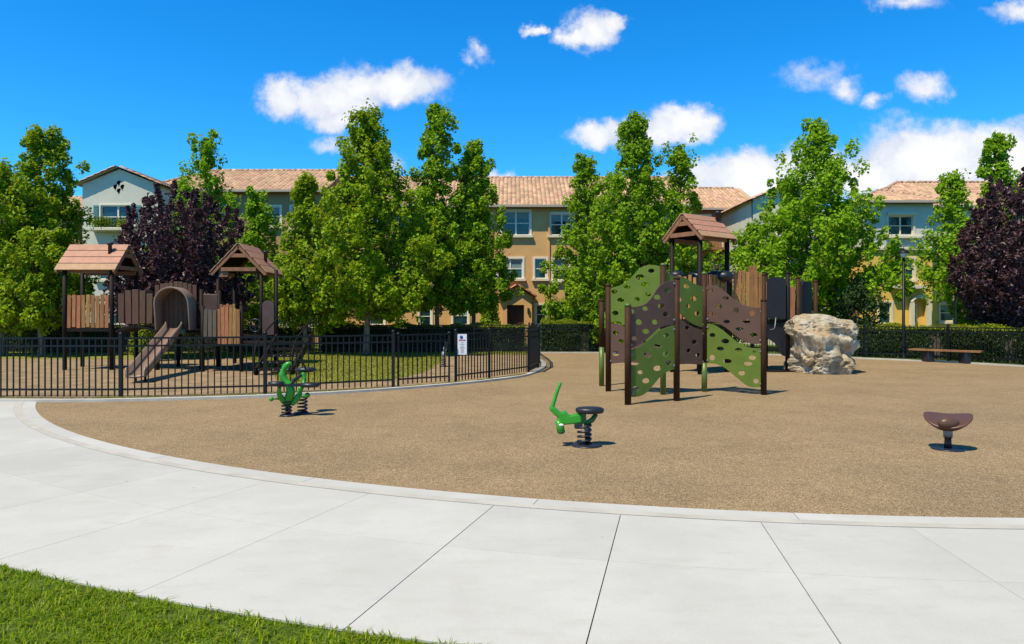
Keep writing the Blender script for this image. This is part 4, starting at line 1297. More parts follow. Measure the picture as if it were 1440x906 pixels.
def cpanel(a, b, top, bot, holes, m, off=0.0, th=.022):
    """plate between posts a and b; edges and holes given as photo pixels on that upright plane"""
    ud = (b - a); ud.z = 0; L = ud.length; ud = ud / L
    nr = ud.cross(Vector((0, 0, 1)))
    o = a + nr * off
    def uz(px, py):
        d = Vector(((px - 720) / FOC, 1, (HZ - py) / FOC))
        t = (nr.x * o.x + nr.y * o.y) / (nr.x * d.x + nr.y * d.y)
        p = Vector((0, 0, EYE)) + d * t
        return Vector(((p - o).dot(ud), p.z, 0))
    tp = catmull([uz(*p) for p in top], 5); bt = catmull([uz(*p) for p in bot], 5)
    out = [(p.x, p.y) for p in bt] + [(p.x, p.y) for p in reversed(tp)]
    hs_ = []
    rims = MB()
    for (hx, hy, rx, ry) in holes:
        c = uz(hx, hy); ex = uz(hx + rx, hy); ey = uz(hx, hy - ry)
        ru, rv = abs(ex.x - c.x), abs(ey.y - c.y)
        lp = [(c.x + ru * math.cos(t), c.y + rv * math.sin(t)) for t in np.linspace(0, 2 * PI, 18, endpoint=False)]
        hs_.append(list(reversed(lp)))
    pl = plate('climbing_panel', out, hs_, th, MAT[m], clb, o, ud)
    bl_ = MB()
    for (uu, zz) in ((tp[0].x + .035, tp[0].y - .07), (tp[-1].x - .035, tp[-1].y - .07), (bt[0].x + .035, bt[0].y + .07), (bt[-1].x - .035, bt[-1].y + .07)):
        p = o + ud * uu + Vector((0, 0, zz))
        bl_.tube([p + nr * .011, p + nr * .03], .02, 8)
    bl_.build('bolt', MAT['steel_grey'], pl)
    return pl
# front pair A-B
cpanel(PA, PB, [(885, 432), (897, 431), (908, 427), (917, 417), (924, 406), (933, 398), (949, 394)], [(885, 491), (900, 484), (913, 474), (925, 463), (936, 458), (949, 455)],
       [(889, 438, 3, 3.5), (907, 434, 4, 3), (924, 418, 5, 3.5), (938, 408, 4, 3.8), (929.5, 430.5, 4.5, 3.5), (936, 442, 4, 3.5), (898, 453, 4.5, 4), (920.5, 453, 4, 3.5), (908, 466, 5, 3.5), (892, 476, 4, 3.2)], 'panel_brown')
cpanel(PA, PB, [(885, 493.5), (900, 487), (913, 477), (925, 466), (936, 461), (949, 458)], [(887, 558.5), (899, 557.5), (909, 552), (919, 541), (929, 529), (938, 523), (949, 519)],
       [(936.5, 472, 4, 3), (927, 465.5 + 8, 0.01, 0.01), (924.5, 486.5, 5, 3), (910, 499, 5, 3.8), (935, 498, 3.5, 4), (892.5, 510.5, 6, 3.4), (940, 510.5, 3.6, 3.2), (924, 518, 5.5, 3.8), (900, 523.5, 3.8, 2.8), (908, 535.5, 5.2, 3.6), (893, 547, 5, 3.4)][:1] +
       [(924.5, 486.5, 5, 3), (910, 499, 5, 3.8), (935, 498, 3.5, 4), (892.5, 510.5, 6, 3.4), (940, 510.5, 3.6, 3.2), (924, 518, 5.5, 3.8), (900, 523.5, 3.8, 2.8), (908, 535.5, 5.2, 3.6), (893, 547, 5, 3.4)], 'panel_green')
# rear panels C-E
cpanel(PC, PE, [(855, 406), (868, 403), (880, 397), (890, 388), (899, 378.5), (908, 374), (920, 373), (932, 376)], [(855, 454), (868, 452), (880, 458), (893, 468), (908, 480), (932, 486)],
       [(864, 410.5, 4, 3), (882, 403.5, 5, 3), (900, 390, 6, 4), (907, 400.5, 5, 3.6), (916, 381, 4.5, 3), (873, 422, 5, 3), (896, 421, 4, 3), (865.5, 440.5, 4.5, 3.2), (912, 414, 4, 3), (885, 440, 4, 3), (908, 440, 4, 3)], 'panel_green')
cpanel(PC, PE, [(855, 457), (868, 455), (880, 461), (893, 471), (908, 483), (932, 489)], [(857, 512), (870, 510.5), (890, 510), (910, 512), (932, 514)],
       [(866, 468, 4, 3), (874, 480, 4, 3), (866, 497.5, 5, 3.2), (905, 497, 4, 3)], 'panel_brown')
# middle panels E-F
cpanel(PE, PF, [(934, 378), (945, 388), (958, 389), (968, 394), (978, 400), (990, 404)], [(934, 420), (946, 428), (956, 440), (966, 450), (977, 457), (990, 461)],
       [(965, 402.5, 4, 3), (975, 420, 4.2, 3.5), (955, 421, 3.5, 3.5), (967.5, 430.5, 3, 3), (980, 441, 3.5, 3.4)], 'panel_green')
cpanel(PE, PF, [(934, 424), (944, 432), (954, 446), (965, 455), (977, 461), (990, 465)], [(936, 514), (950, 513), (965, 512), (978, 512.5), (990, 513)],
       [(966, 461, 3, 3), (976, 481, 3.5, 3), (968, 493, 2.6, 2.8), (981, 499.5, 3, 3), (952, 489, 3, 3)], 'panel_brown')
# right panels F-G
cpanel(PF, PG, [(991.5, 401), (1003, 402), (1014, 406), (1025, 415), (1036, 424), (1048, 429.5), (1060, 432), (1073, 433)], [(993, 453), (1003, 453), (1014, 457), (1026, 465), (1038, 475), (1050, 481.5), (1061, 484), (1072, 483)],
       [(1000, 409, 4, 3), (1020.5, 419.5, 4.5, 2.6), (1011.5, 431, 4.3, 3.6), (1035.5, 436.5, 4, 3.6), (1057.5, 440.5, 4.3, 3.8), (1001.5, 441.3, 5.5, 2.6), (1022, 452.5, 4.5, 2.4), (1050, 452, 5.5, 2.8), (1040, 463, 5.5, 2.5), (1060, 471.2, 5, 2.8)], 'panel_brown')
cpanel(PF, PG, [(993, 455.5), (1003, 457), (1014, 463), (1026, 472.5), (1038, 482), (1050, 488), (1061, 490), (1072, 489.5)], [(993, 511), (1004, 511.5), (1014, 514.5), (1025, 522), (1036, 531), (1047, 540), (1057, 544.5), (1072, 544.5)],
       [(1002, 471.5, 4, 3), (1020, 480, 5.5, 3.3), (1013, 490.5, 5, 2.8), (1038.5, 492.5, 5, 3), (1061, 495, 2.6, 2), (1058, 503, 5.2, 3.2), (1001.5, 503, 4, 4), (1023, 508, 6, 3), (1052, 511.5, 6, 2.8), (1043, 524.7, 4.8, 3.4), (1063, 536, 4, 3.3)], 'panel_green')

# ---------- covered tower on the right
tow = thing('play_tower', 'raised plank play tower with a brown gable roof behind the climbing panels', 'play structure', (wx(1000, 20.4), 20.4, 0))
F0 = Vector((wx(987, 19.5), 19.5, 0)); gd = Vector((-.83, 1.1, 0)).normalized(); rd = Vector((1.1, .83, 0)).normalized()
zet = wz(332, 19.5); zpt = wz(300, 20.05)
cR = F0 + gd * .69 + rd * .78
tower_roof(tow, cR, rd, 1.42, 1.6, zet, zpt, chimney=None)
k = MB(); p = cR + rd * .62 - gd * .18 + Vector((0, 0, zpt - .12)); k.lathe(p, [(.07, 0), (.07, .2), (.095, .21), (.095, .26), (.06, .28)], 14); k.build('chimney', MAT['rubber_black'], tow)
for (a_, b_) in ((.62, .5), (-.62, .5), (.62, -.5), (-.62, -.5)):
    q_ = cR + rd * a_ + gd * b_
    mb = MB(); mb.tube([(q_.x, q_.y, 0), (q_.x, q_.y, zet + .1)], .07, 12); mb.build('post', MAT['post_dark'], tow)
dzt = 1.55
mb = MB(); mb.box((cR.x, cR.y, dzt - .05), (1.45, 1.25, .1), math.atan2(rd.y, rd.x)); mb.build('deck', MAT['post_dark'], tow)
q1 = cR + rd * -.6 - gd * .52; q2 = cR + rd * .6 - gd * .52
planks('plank_panel', tow, (q1.x, q1.y), (q2.x, q2.y), dzt, wz(386, 19.8), 7, 'plank_tan', gap=.28, jit=.05)
q3 = cR - rd * .66 + gd * .45; q4 = cR - rd * .66 - gd * .45
planks('plank_panel', tow, (q3.x, q3.y), (q4.x, q4.y), dzt, wz(388, 19.8), 5, 'plank_tan', gap=.35, jit=.05)
# black moulded humps at the back of the deck
mb = MB()
for (pxc, yy_, r_) in ((951, 20.6, .2), (981, 20.8, .26), (1007, 20.6, .26), (1018, 20.3, .22)):
    mb.ball((wx(pxc, yy_), yy_, wz(379, yy_) - r_ * .9), r_ * 1.05, 18, 12, sc=(1.15, 1.2, .72))
mb.build('moulded_hood', MAT['rubber_black'], tow)
# long plank wall
YW = 20.6
planks('plank_panel', tow, (wx(1025, YW), YW), (wx(1072, YW), YW), 1.5, wz(384, YW), 8, 'plank_tan', gap=.16, jit=.03, crown=.05)
planks('plank_panel', tow, (wx(1052, YW + 1.3), YW + 1.3), (wx(1064, YW + 1.3), YW + 1.3), 1.5, wz(375, YW + 1.3), 2, 'plank_tan', gap=.08)
x2a, x2b = wx(1025, YW), wx(1150, YW)
mb = MB(); mb.box(((x2a + x2b) / 2, YW + .85, 1.5), (x2b - x2a, 1.6, .1)); mb.build('deck', MAT['post_dark'], tow)
arch_plate('plastic_panel', tow, 1078.5, 1105, 20.5, 20.5, wz(448, 20.5), wz(390, 20.5), 'panel_dark', th=.04)
arch_plate('plastic_panel', tow, 1127, 1141, 21.6, 21.9, wz(450, 21.7), wz(396, 21.7), 'panel_dark', th=.04)
planks('plank_panel', tow, (wx(1110.5, 20.6), 20.6), (wx(1118, 20.6), 20.6), wz(450, 20.6), wz(402, 20.6), 1, 'plank_tan', gap=.1)
planks('plank_panel', tow, (wx(1066, 22), 22.0), (wx(1080, 22), 22.0), wz(445, 22), wz(397, 22), 2, 'plank_tan', gap=.1)
for (pxp, yy_, pyt, m) in ((1026, 20.62, 400, 'post_brown'), (1074, 20.6, 388, 'post_brown'), (1077, 22.2, 386, 'post_dark'), (1107.5, 20.6, 385, 'post_dark'), (1122, 20.7, 392, 'post_brown'), (1147, 21.6, 397, 'post_brown'), (1128, 22.1, 398, 'post_dark')):
    mb = MB(); xx = wx(pxp, yy_); mb.tube([(xx, yy_, 0), (xx, yy_, wz(pyt, yy_))], .065, 12); mb.lathe((xx, yy_, wz(pyt, yy_)), [(.07, 0), (.07, .03), (.04, .06), (.004, .07)], 12); mb.build('post', MAT[m], tow)
# skirt panel below the deck; dark bar stands in for the ground shadow
o = plate('skirt_panel', [(0, 1.42), (0, 1.0), (.22, .85), (.42, .5), (.56, .45), (.56, 1.42)], [], .03, MAT['panel_dark'], tow, (wx(1079, 20.6), 20.6, 0), (1, 0, 0))
mb = MB(); mb.bar((wx(1079, 20.6), 20.6, .03), (wx(1107, 20.6), 20.6, .03), .25, .05); mb.build('ground_shadow_bar', MAT['post_dark'], tow)
mb = MB(); mb.tube(catmull([(wx(1083, 20.4), 20.4, 1.25), (wx(1088, 20.2), 20.15, 1.3), (wx(1091, 20.3), 20.3, 1.6)], 5), .014, 6); mb.build('hand_loop', MAT['steel_grey'], tow)
mb = MB(); mb.bar(at(1128, 393, 20.9), at(1110, 393, 20.7), .04, .04); mb.build('top_rail', MAT['post_green'], tow)

# ------------------------------------------------------------------ boulder
def boulder():
    YB_ = 20.35
    cx_ = wx(1157, YB_)
    root_o = Vector((cx_, YB_, 0))
    bm = bmesh.new()
    bmesh.ops.create_icosphere(bm, subdivisions=7, radius=1)
    # half width to the left and right at given heights, read off the outline
    CUTS = [(Vector(c_).normalized(), d_) for c_, d_ in (((.55, -.8, .12), .86), ((-.5, -.85, -.1), .80), ((.85, -.35, -.40), .62), ((-.2, -.75, .65), 1.34), ((.25, -.5, .83), 1.52), ((-.9, -.3, -.25), .72), ((.1, -.95, -.3), .62), ((.7, .1, .7), 1.66))]
    hz_ = [0, .10, .30, .52, .75, .95, 1.15, 1.35, 1.52, 1.66, 1.74]
    lf_ = [.98, 1.0, .93, .86, .88, .93, .98, 1.04, 1.06, .98, .80]
    rt_ = [1.0, .98, .95, .88, .92, .96, 1.0, 1.0, .90, .70, .45]
    for v in bm.verts:
        n_ = v.co.copy()
        e_ = .42
        p = Vector([math.copysign(abs(q_) ** e_, q_) for q_ in n_])
        p /= max(abs(p.x), abs(p.y), 1e-6) ** .25 if max(abs(p.x), abs(p.y)) > .2 else 1
        z01 = min(1.0, max(0.0, (p.z + 1) / 2))
        top = 1.70 - .16 * max(0, p.x + .15) - .05 * p.y
        z = z01 * top
        hw_ = np.interp(z, hz_, lf_) if p.x < 0 else np.interp(z, hz_, rt_)
        x = p.x * hw_ * .97
        y = p.y * (.82 + .06 * math.sin(z * 4 + p.x * 2))
        w_ = Vector((x, y, z))
        for (cn_, cd_) in CUTS:
            e = w_.dot(cn_) - cd_
            if e > 0: w_ -= cn_ * e * .88
        q_ = w_ * 1.3 + Vector((3.1, 1.7, .4))
        d = .15 * (mnoise.ridged_multi_fractal(q_, .95, 2.1, 6, 1.0, 2.0) - 1.2) * .5
        d += .10 * mnoise.fractal(q_ * 2.2, .85, 2.1, 6)
        # pits and ledges
        for (sc_, am, th_, of) in ((2.6, .17, .34, (7, 2, 5)), (5.5, .075, .34, (1, 9, 5)), (12.0, .025, .33, (4, 3, 8))):
            cell = mnoise.voronoi(Vector((w_.x, w_.y, w_.z * 1.5)) * sc_ + Vector(of))[0]
            d -= am * (max(0, th_ - cell[0]) / th_) ** .7
        side = max(0, 1 - abs(n_.z) ** 2)
        led = math.sin(z * 8.5 + 1.3 * x + 3.2 * mnoise.noise(w_ * 1.1))
        d += side * (.042 * led - .025 * max(0, led) ** 3)
        # cleft running down the front and a hollow on the right flank
        d -= .16 * side * math.exp(-((x - .28 + .35 * (z - .8)) / .10) ** 2) * (1 if p.y < 0 else 0)
        d -= .13 * side * math.exp(-((z - .55) / .22) ** 2) * max(0, p.x)
        w_ += Vector((n_.x, n_.y, n_.z * .35)) * d
        w_.z = max(-.03, w_.z)
        v.co = w_
    me = bpy.data.meshes.new('boulder')
    bm.to_mesh(me); bm.free()
    me.polygons.foreach_set('use_smooth', [True] * len(me.polygons))
    o = link('boulder', me, MAT['rock'], None, root_o)
    tag(o, 'large pale pitted climbing boulder standing right of the play tower', 'boulder')
boulder()

# ------------------------------------------------------------------ spring toys
def coil(mb_, c, r, z0, z1, turns, wr):
    pts = [(c[0] + r * math.cos(t * turns * 2 * PI), c[1] + r * math.sin(t * turns * 2 * PI), z0 + (z1 - z0) * t) for t in np.linspace(0, 1, int(turns * 14) + 1)]
    mb_.tube(pts, wr, 7)
# single rider
o2 = g(825, 628); s2 = o2.y / FOC
r2 = thing('spring_rider', 'green spring rider with upright horn and one black seat at mid yard', 'spring rider', o2, 'green spring riders')
def R2(u, v, dy=0.0):  # detail-crop coordinates -> world on the rider's own upright plane
    return at(755 + u / 8.233, 530 + v / 8.233, o2.y) + Vector((0, dy, 0))
mb = MB(); mb.lathe(o2, [(.20, .006), (.20, .022), (.18, .03), (.06, .035)], 28); mb.build('base_plate', MAT['rubber_black'], r2)
mb = MB(); coil(mb, (o2.x - .03, o2.y), .082, .04, .285, 4.2, .016); mb.build('spring', MAT['rubber_black'], r2)
mb = MB(); mb.tube([o2 + Vector((0.01, 0, .03)), o2 + Vector((.0, 0, .30))], [.03, .035], 10); mb.build('spring_core', MAT['rubber_black'], r2)
ol = [(515, 430), (440, 428), (385, 445), (360, 428), (325, 388), (298, 410), (262, 402), (212, 352), (165, 338), (146, 352), (150, 388), (240, 470), (235, 505), (258, 556), (340, 552), (440, 541), (515, 532)]
pts = [R2(*p) - o2 for p in ol]
out = [(p.x, p.z) for p in pts]
plate('body', list(reversed(out)), [], .10, MAT['toy_green'], r2, o2, (1, 0, 0), bevel=.02)
mb = MB(); mb.tube(catmull([R2(178, 352), R2(200, 280), R2(235, 170), R2(268, 84)], 4), [.026] * 5 + [.024] * 4 + [.021] * 4, 10); mb.ball(R2(270, 80), .022); mb.build('horn_handle', MAT['toy_green'], r2)
mb = MB(); mb.tube([R2(230, 500, -.05), R2(258, 545, -.06), R2(272, 600, -.06), R2(275, 632, -.06)], [.035, .048, .055, .03], 12); hdo = mb.build('head', MAT['toy_green'], r2)
mb = MB(); mb.ball(R2(275, 545, -.10), .03, sc=(1.1, .6, .6)); mb.build('eye_patch', MAT['white_paint'], hdo)
mb = MB(); mb.ball(R2(275, 622, -.06), .053, sc=(1, 1, .7)); mb.build('chin', MAT['toy_green_dark'], hdo)
mb = MB(); cS = R2(612, 385); mb.lathe(cS, [(.05, -.05), (.17, -.035), (.185, -.005), (.18, .02), (.15, .034), (.05, .028)], 28, sy=.75); mb.build('seat', MAT['rubber_black'], r2)
mb = MB(); mb.bar(R2(545, 545), R2(540, 400), .05, .06); mb.tube([R2(560, 550), R2(640, 500), R2(690, 430)], [.035, .035, .03], 8); mb.build('seat_bracket', MAT['toy_green_dark'], r2)
mb = MB(); mb.box(R2(480, 565), (.1, .12, .07)); mb.build('spring_clamp', MAT['rubber_black'], r2, bevel=.01)

# four seat rider
o1 = g(406, 586)
r1 = thing('spring_rider', 'green spring rider with curled crest and several black seats near the fence', 'spring rider', o1, 'green spring riders')
def R1(u, v, dy=0.0):
    return at(360 + u / 8.233, 490 + v / 8.233, o1.y) + Vector((0, dy, 0))
mb = MB(); mb.lathe(R1(370, 792) * Vector((1, 1, 0)).to_3d() if False else Vector((R1(370, 0).x, o1.y, 0)), [(.13, .006), (.13, .03), (.11, .04)], 24); mb.lathe(Vector((R1(470, 0).x, o1.y + .25, 0)), [(.13, .006), (.13, .03), (.11, .04)], 24); mb.build('base_plate', MAT['rubber_black'], r1)
mb = MB(); coil(mb, (R1(355, 0).x, o1.y), .075, .04, .26, 4, .015); coil(mb, (R1(485, 0).x, o1.y + .25), .075, .04, .30, 4.5, .015); mb.build('spring', MAT['rubber_black'], r1)
mb = MB(); mb.tube([Vector((R1(358, 0).x, o1.y, .03)), Vector((R1(358, 0).x, o1.y, .28))], .03, 8); mb.build('spring_core', MAT['rubber_black'], r1)
mb = MB()
mb.tube(catmull([R1(412, 168), R1(365, 185), R1(325, 240), R1(308, 310), R1(345, 385), R1(385, 430), R1(400, 510), R1(370, 600), R1(345, 655)], 4),
        [.014, .022, .03, .038, .044, .048, .05, .052, .044, .046, .046, .056, .056, .056, .056, .056, .058, .06, .062, .064, .066, .068, .07, .072, .074, .074, .072, .07, .066, .06, .056, .05, .04], 12)
mb.tube(catmull([R1(300, 440, -.12), R1(292, 520, -.1), R1(315, 590, -.04), R1(355, 640)], 4), [.03, .032, .034, .036, .04, .042, .046, .048, .05, .05, .048, .044, .04], 10)
mb.tube(catmull([R1(505, 450, .05), R1(490, 530, .06), R1(455, 595, .05), R1(400, 650, .03)], 4), [.03, .034, .038, .042, .046, .05, .052, .054, .054, .052, .05, .045, .04], 10)
mb.tube(catmull([R1(480, 300, .3), R1(500, 380, .28), R1(490, 470, .2), R1(455, 600, .1)], 4), .034, 10)
mb.build('body', MAT['toy_green'], r1)
for (u, v, dy, r_) in ((222, 572, -.18, .034), (590, 545, .02, .040)):
    mb = MB(); mb.ball(R1(u, v, dy), r_ * 1.15); o_ = mb.build('knob', MAT['toy_green'], r1)
    m2 = MB(); m2.tube([R1(u, v, dy), R1(300 if u < 400 else 500, 585 if u < 400 else 560, 0)], .014, 8); m2.build('knob_arm', MAT['toy_green'], o_)
mb = MB(); mb.ball(R1(573, 490, .0), .016); mb.build('eye', MAT['white_paint'], r1)
for (u0, u1, v, dy) in ((185, 350, 398, -.15), (520, 725, 422, .0), (375, 600, 268, .42)):
    mb = MB(); a = R1(u0, v, dy); b = R1(u1, v, dy); c = (a + b) / 2
    mb.lathe(c, [(.04, -.045), ((b - a).length / 2 * 1.0, -.035), ((b - a).length / 2 * 1.12, -.005), ((b - a).length / 2 * 1.05, .03), (.03, .026)], 24, sy=.8); mb.build('seat', MAT['rubber_black'], r1)
mb = MB(); mb.bar(R1(300, 420, -.15), R1(560, 425, 0), .05, .04); mb.bar(R1(400, 420, -.05), R1(480, 290, .42), .05, .04); mb.build('seat_bracket', MAT['rubber_black'], r1)
mb = MB(); mb.tube(catmull([R1(420, 128, .1), R1(470, 150, .2), R1(495, 210, .3), R1(500, 270, .38)], 4), .014, 8); mb.build('handle', MAT['rubber_black'], r1)

# saddle spinner
o3 = g(1333, 633)
r3 = thing('saddle_spinner', 'brown saddle shaped spinner seat on one short post at the right of the yard', 'spinner', o3)
mb = MB(); mb.lathe(o3, [(.19, .006), (.19, .02), (.17, .026), (.05, .03)], 28); mb.build('base_plate', MAT['rubber_black'], r3)
mb = MB(); mb.lathe(o3, [(.045, .02), (.04, .10), (.038, .15), (.05, .155), (.05, .185), (.04, .19)], 16); mb.build('post', MAT['rubber_black'], r3)
mb = MB(); mb.lathe(o3, [(.052, .17), (.054, .30), (.05, .30)], 16); mb.build('sleeve', MAT['steel_grey'], r3)
mb = MB(); vs = []; fs = []
nr_, na_ = 10, 40
PHI = math.radians(-31.8); CF, SF = math.cos(PHI), math.sin(PHI)
def sad(r, a, low):
    ca, sa = math.cos(a), math.sin(a); x = .265 * r * math.copysign(abs(ca) ** .8, ca); y = .20 * r * math.copysign(abs(sa) ** .8, sa)
    z = .380 + .80 * x * x + .27 * y - .5 * y * y * (1 if y < 0 else 0) + .006 * (x / .29)
    th_ = .035 * (1 - r ** 4) + .016
    if low: z -= th_ + .075 * (max(0, 1 - r * r)) ** 1.3
    return (o3.x + x * CF - y * SF, o3.y + x * SF + y * CF, z)
for low in (0, 1):
    for i in range(nr_ + 1):
        for k in range(na_): vs.append(sad(max(i / nr_, .001), 2 * PI * k / na_, low))
B_ = (nr_ + 1) * na_
for low in (0, 1):
    for i in range(nr_):
        for k in range(na_):
            a, b, c, d = i * na_ + k, i * na_ + (k + 1) % na_, (i + 1) * na_ + (k + 1) % na_, (i + 1) * na_ + k
            fs.append((a, d, c, b) if not low else (B_ + a, B_ + b, B_ + c, B_ + d))
for k in range(na_):
    a, b = nr_ * na_ + k, nr_ * na_ + (k + 1) % na_
    fs.append((a, B_ + a, B_ + b, b))
mb.add(vs, fs, True); mb.ball(o3 + Vector((.012 + .155 * SF, -.150 * CF, .355)), .092, 24, 14, sc=(1.4, .8, .86)); mb.build('seat', MAT['saddle_brown'], r3)
mb = MB(); mb.lathe(o3, [(.035, .295), (.06, .31), (.06, .34)], 14); mb.build('seat_collar', MAT['rubber_black'], r3)

# grey toy inside the small yard
o4 = g(624, 517)
r4 = thing('spring_toy', 'small pale grey spring toy on a short post inside the yard, seen through the gate', 'spring toy', o4)
mb = MB(); mb.lathe(o4, [(.14, .03), (.14, .05), (.05, .06)], 18); coil(mb, o4, .07, .06, .3, 4, .015); mb.build('spring', MAT['rubber_black'], r4)
mb = MB(); mb.ball(o4 + Vector((0, 0, .42)), .11, sc=(.7, 1.2, 1)); mb.ball(o4 + Vector((.05, -.1, .6)), .08, sc=(.8, 1, 1.1)); mb.tube([o4 + Vector((.02, -.03, .42)), o4 + Vector((.05, -.09, .62))], .05, 8); mb.build('body', MAT['steel_grey'], r4)

# ------------------------------------------------------------------ lamp post and bench
ol_ = g(1270.5, 505)
lp = thing('lamp_post', 'slim black lamp post with a flared cap at the far fence', 'lamp post', ol_)
hL = wz(352, ol_.y)
mb = MB(); mb.lathe(ol_, [(.12, 0), (.12, .04), (.085, .08), (.075, .55), (.055, .6), (.045, hL * .97)], 14); mb.build('pole', MAT['iron_black'], lp)
mb = MB(); mb.lathe(ol_ + Vector((0, 0, hL - .28)), [(.05, 0), (.11, .04), (.13, .16), (.13, .17)], 16); mb.build('lantern', MAT['lamp_glass'], lp)
mb = MB(); mb.lathe(ol_ + Vector((0, 0, hL - .11)), [(.22, 0), (.225, .015), (.15, .08), (.05, .13), (.01, .17)], 20); mb.build('lamp_cap', MAT['iron_black'], lp)

bc = Vector((wx(1331, 24.5), 24.5, 0))
bn_ = thing('bench', 'long low curved backless timber bench beside the far fence', 'bench', bc)
mb = MB()
ptsB = [at(1283, 494.0, 25.5), at(1305, 494.2, 25.0), at(1331, 495, 24.5), at(1357, 496.2, 24.1), at(1381, 497.5, 23.75)]
ptsB = [Vector((p.x, p.y, .43)) for p in ptsB]
cb_ = catmull(ptsB, 4)
for k in range(5):
    off = -.19 + k * .095
    for a, b in zip(cb_[:-1], cb_[1:]):
        t = (b - a).normalized(); nr = Vector((-t.y, t.x, 0))
        mb.bar(a + nr * off - t * .004, b + nr * off + t * .004, .082, .055)
mb.build('seat', MAT['timber_bench'], bn_)
for f in (4, 12):
    p = cb_[f]
    mb = MB(); mb.box((p.x, p.y, .2), (.24, .40, .40), 0); mb.build('leg', MAT['rubber_black'], bn_, bevel=.03)

# cabinet seen through the fence
kb = thing('utility_cabinet', 'dark utility cabinet with pale lid behind the back fence left of the forked trunk', 'cabinet', (wx(430, 33.5), 33.5, 0))
mb = MB(); mb.box((wx(430, 33.5), 33.5, .45), (.62, .5, .9)); mb.build('body', MAT['rubber_black'], kb, bevel=.02)
mb = MB(); mb.box((wx(430, 33.5), 33.5, 1.0), (.68, .56, .1)); mb.box((wx(430, 33.5), 33.5, .92), (.6, .5, .06)); mb.build('lid', MAT['white_paint'], kb, bevel=.02)

# ------------------------------------------------------------------ hedges, shrubs, trees
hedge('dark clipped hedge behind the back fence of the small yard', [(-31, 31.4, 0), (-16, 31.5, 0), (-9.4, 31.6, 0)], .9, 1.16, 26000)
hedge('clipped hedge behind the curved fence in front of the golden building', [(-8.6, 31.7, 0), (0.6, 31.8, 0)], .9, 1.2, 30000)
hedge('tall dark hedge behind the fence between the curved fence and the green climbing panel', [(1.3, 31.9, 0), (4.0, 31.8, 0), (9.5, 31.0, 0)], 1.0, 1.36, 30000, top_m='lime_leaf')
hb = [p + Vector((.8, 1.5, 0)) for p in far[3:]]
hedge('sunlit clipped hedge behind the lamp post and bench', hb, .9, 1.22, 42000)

bush('shrub', 'bright lime shrub bulging over the hedge right of the golden porch', (3.2, 33.0), (2.2, 1.4, 1.9), 'lime_leaf', 2600, .11)
bush('shrub', 'leafy green shrub at the foot of the golden wall beside the pale window', (wx(787, 38), 38.0), (1.6, 1.2, 2.6), 'leaf_bright', 2600, .11)
bush('shrub', 'low lime shrub behind the boulder', (wx(1192, 30), 30.2), (1.9, 1.2, 1.65), 'lime_leaf', 2600, .1)
bush('shrub', 'loose green shrub in front of the dark entrance door', (wx(688, 37), 37.0), (1.3, 1.2, 2.6), 'leaf_green', 2600, .12)
bush('shrub', 'rounded yellow green shrub behind the back fence left of the forked trunk', (wx(470, 34), 34.2), (2.0, 1.2, 1.6), 'leaf_yellow', 2200, .11)
bush('shrub', 'small lime shrub under the slide deck of the toddler structure', (wx(204, 25), 25.0), (.9, .8, 1.35), 'lime_leaf', 1500, .1)

tree('leafy yellow green tree with a domed top at the left, beside the blue grey house', 62, 31, 184, 56, .9, 'leaf_yellow', 'column', 24000, .17, nbr=120)
tree('bushy yellow green tree cut off by the left edge of the photo', 2, 28.5, 238, 62, 1.5, 'leaf_yellow', 'oval', 20000, .17, nbr=110)
tree('low spreading yellow green tree behind the left end of the toddler structure', 55, 27.5, 330, 42, 1.5, 'leaf_yellow', 'oval', 9000, .16, nbr=60)
tree('bright green pointed tree rising behind the purple tree', 286, 34, 196, 74, 1.2, 'leaf_bright', 'cone', 18000)
tree('small narrow bright tree between the purple tree and the largest left tree', 363, 31, 274, 26, 1.3, 'leaf_bright', 'column', 6500, .15, nbr=55, trunk_r=.07)
tree('shorter olive green tree left of the forked trunk', 428, 29.5, 250, 46, 1.5, 'leaf_yellow', 'cone', 12000, .16)
tree('largest broad olive green tree on a pale forked trunk', 517, 28.5, 160, 86, 1.9, 'leaf_yellow', 'cone', 32000, .165, nbr=170, trunk_r=.13)
tree('tall slender pointed tree right of the largest olive tree', 617, 32, 152, 56, 2.1, 'leaf_green', 'cone', 18000, .18, nbr=120)
tree('mid height tree with straight trunk standing left of the golden porch', 664, 33, 204, 54, 2.1, 'leaf_green', 'cone', 15000, .18, nbr=100)
tree('pointed tree covering the right end of the golden facade', 822, 34, 220, 48, .8, 'leaf_green', 'cone', 13000, .17)
tree('tall full tree directly behind the green climbing panel', 893, 31, 162, 78, .8, 'leaf_green', 'cone', 32000, .17, nbr=170, trunk_r=.13)
tree('shorter pointed tree behind the tower roof', 957, 33, 206, 52, 1.0, 'leaf_green', 'cone', 12000, .17)
tree('broad tall tree with open crown behind the boulder', 1148, 30.5, 176, 90, 2.2, 'leaf_bright', 'cone', 30000, .175, nbr=170, trunk_r=.13)
tree('light bushy tree between the tower roof and the broad tree behind the boulder', 1058, 33.5, 318, 40, .9, 'leaf_bright', 'oval', 9000, .16, nbr=60, trunk_r=.08)
tree('small dark blue green tree just right of the boulder', 1206, 28.6, 402, 26, .75, 'leaf_dark', 'oval', 3000, .13, nbr=40, trunk_r=.06)
tree('light green open tree on a thin trunk in front of the yellow facade', 1340, 32, 246, 42, 2.8, 'leaf_bright', 'cone', 6000, .17, nbr=80, trunk_r=.07)
tree('pointed green tree rising behind the right purple tree', 1400, 33, 192, 46, 1.0, 'leaf_bright', 'cone', 15000, .17)
tree('green tree past the right edge, behind the right purple tree', 1500, 33, 215, 50, 1.0, 'leaf_green', 'cone', 9000, .17)
plum('dark purple leaved tree between the two roofs of the toddler structure', 252, 27.5, 278, 88, .5, 50000)
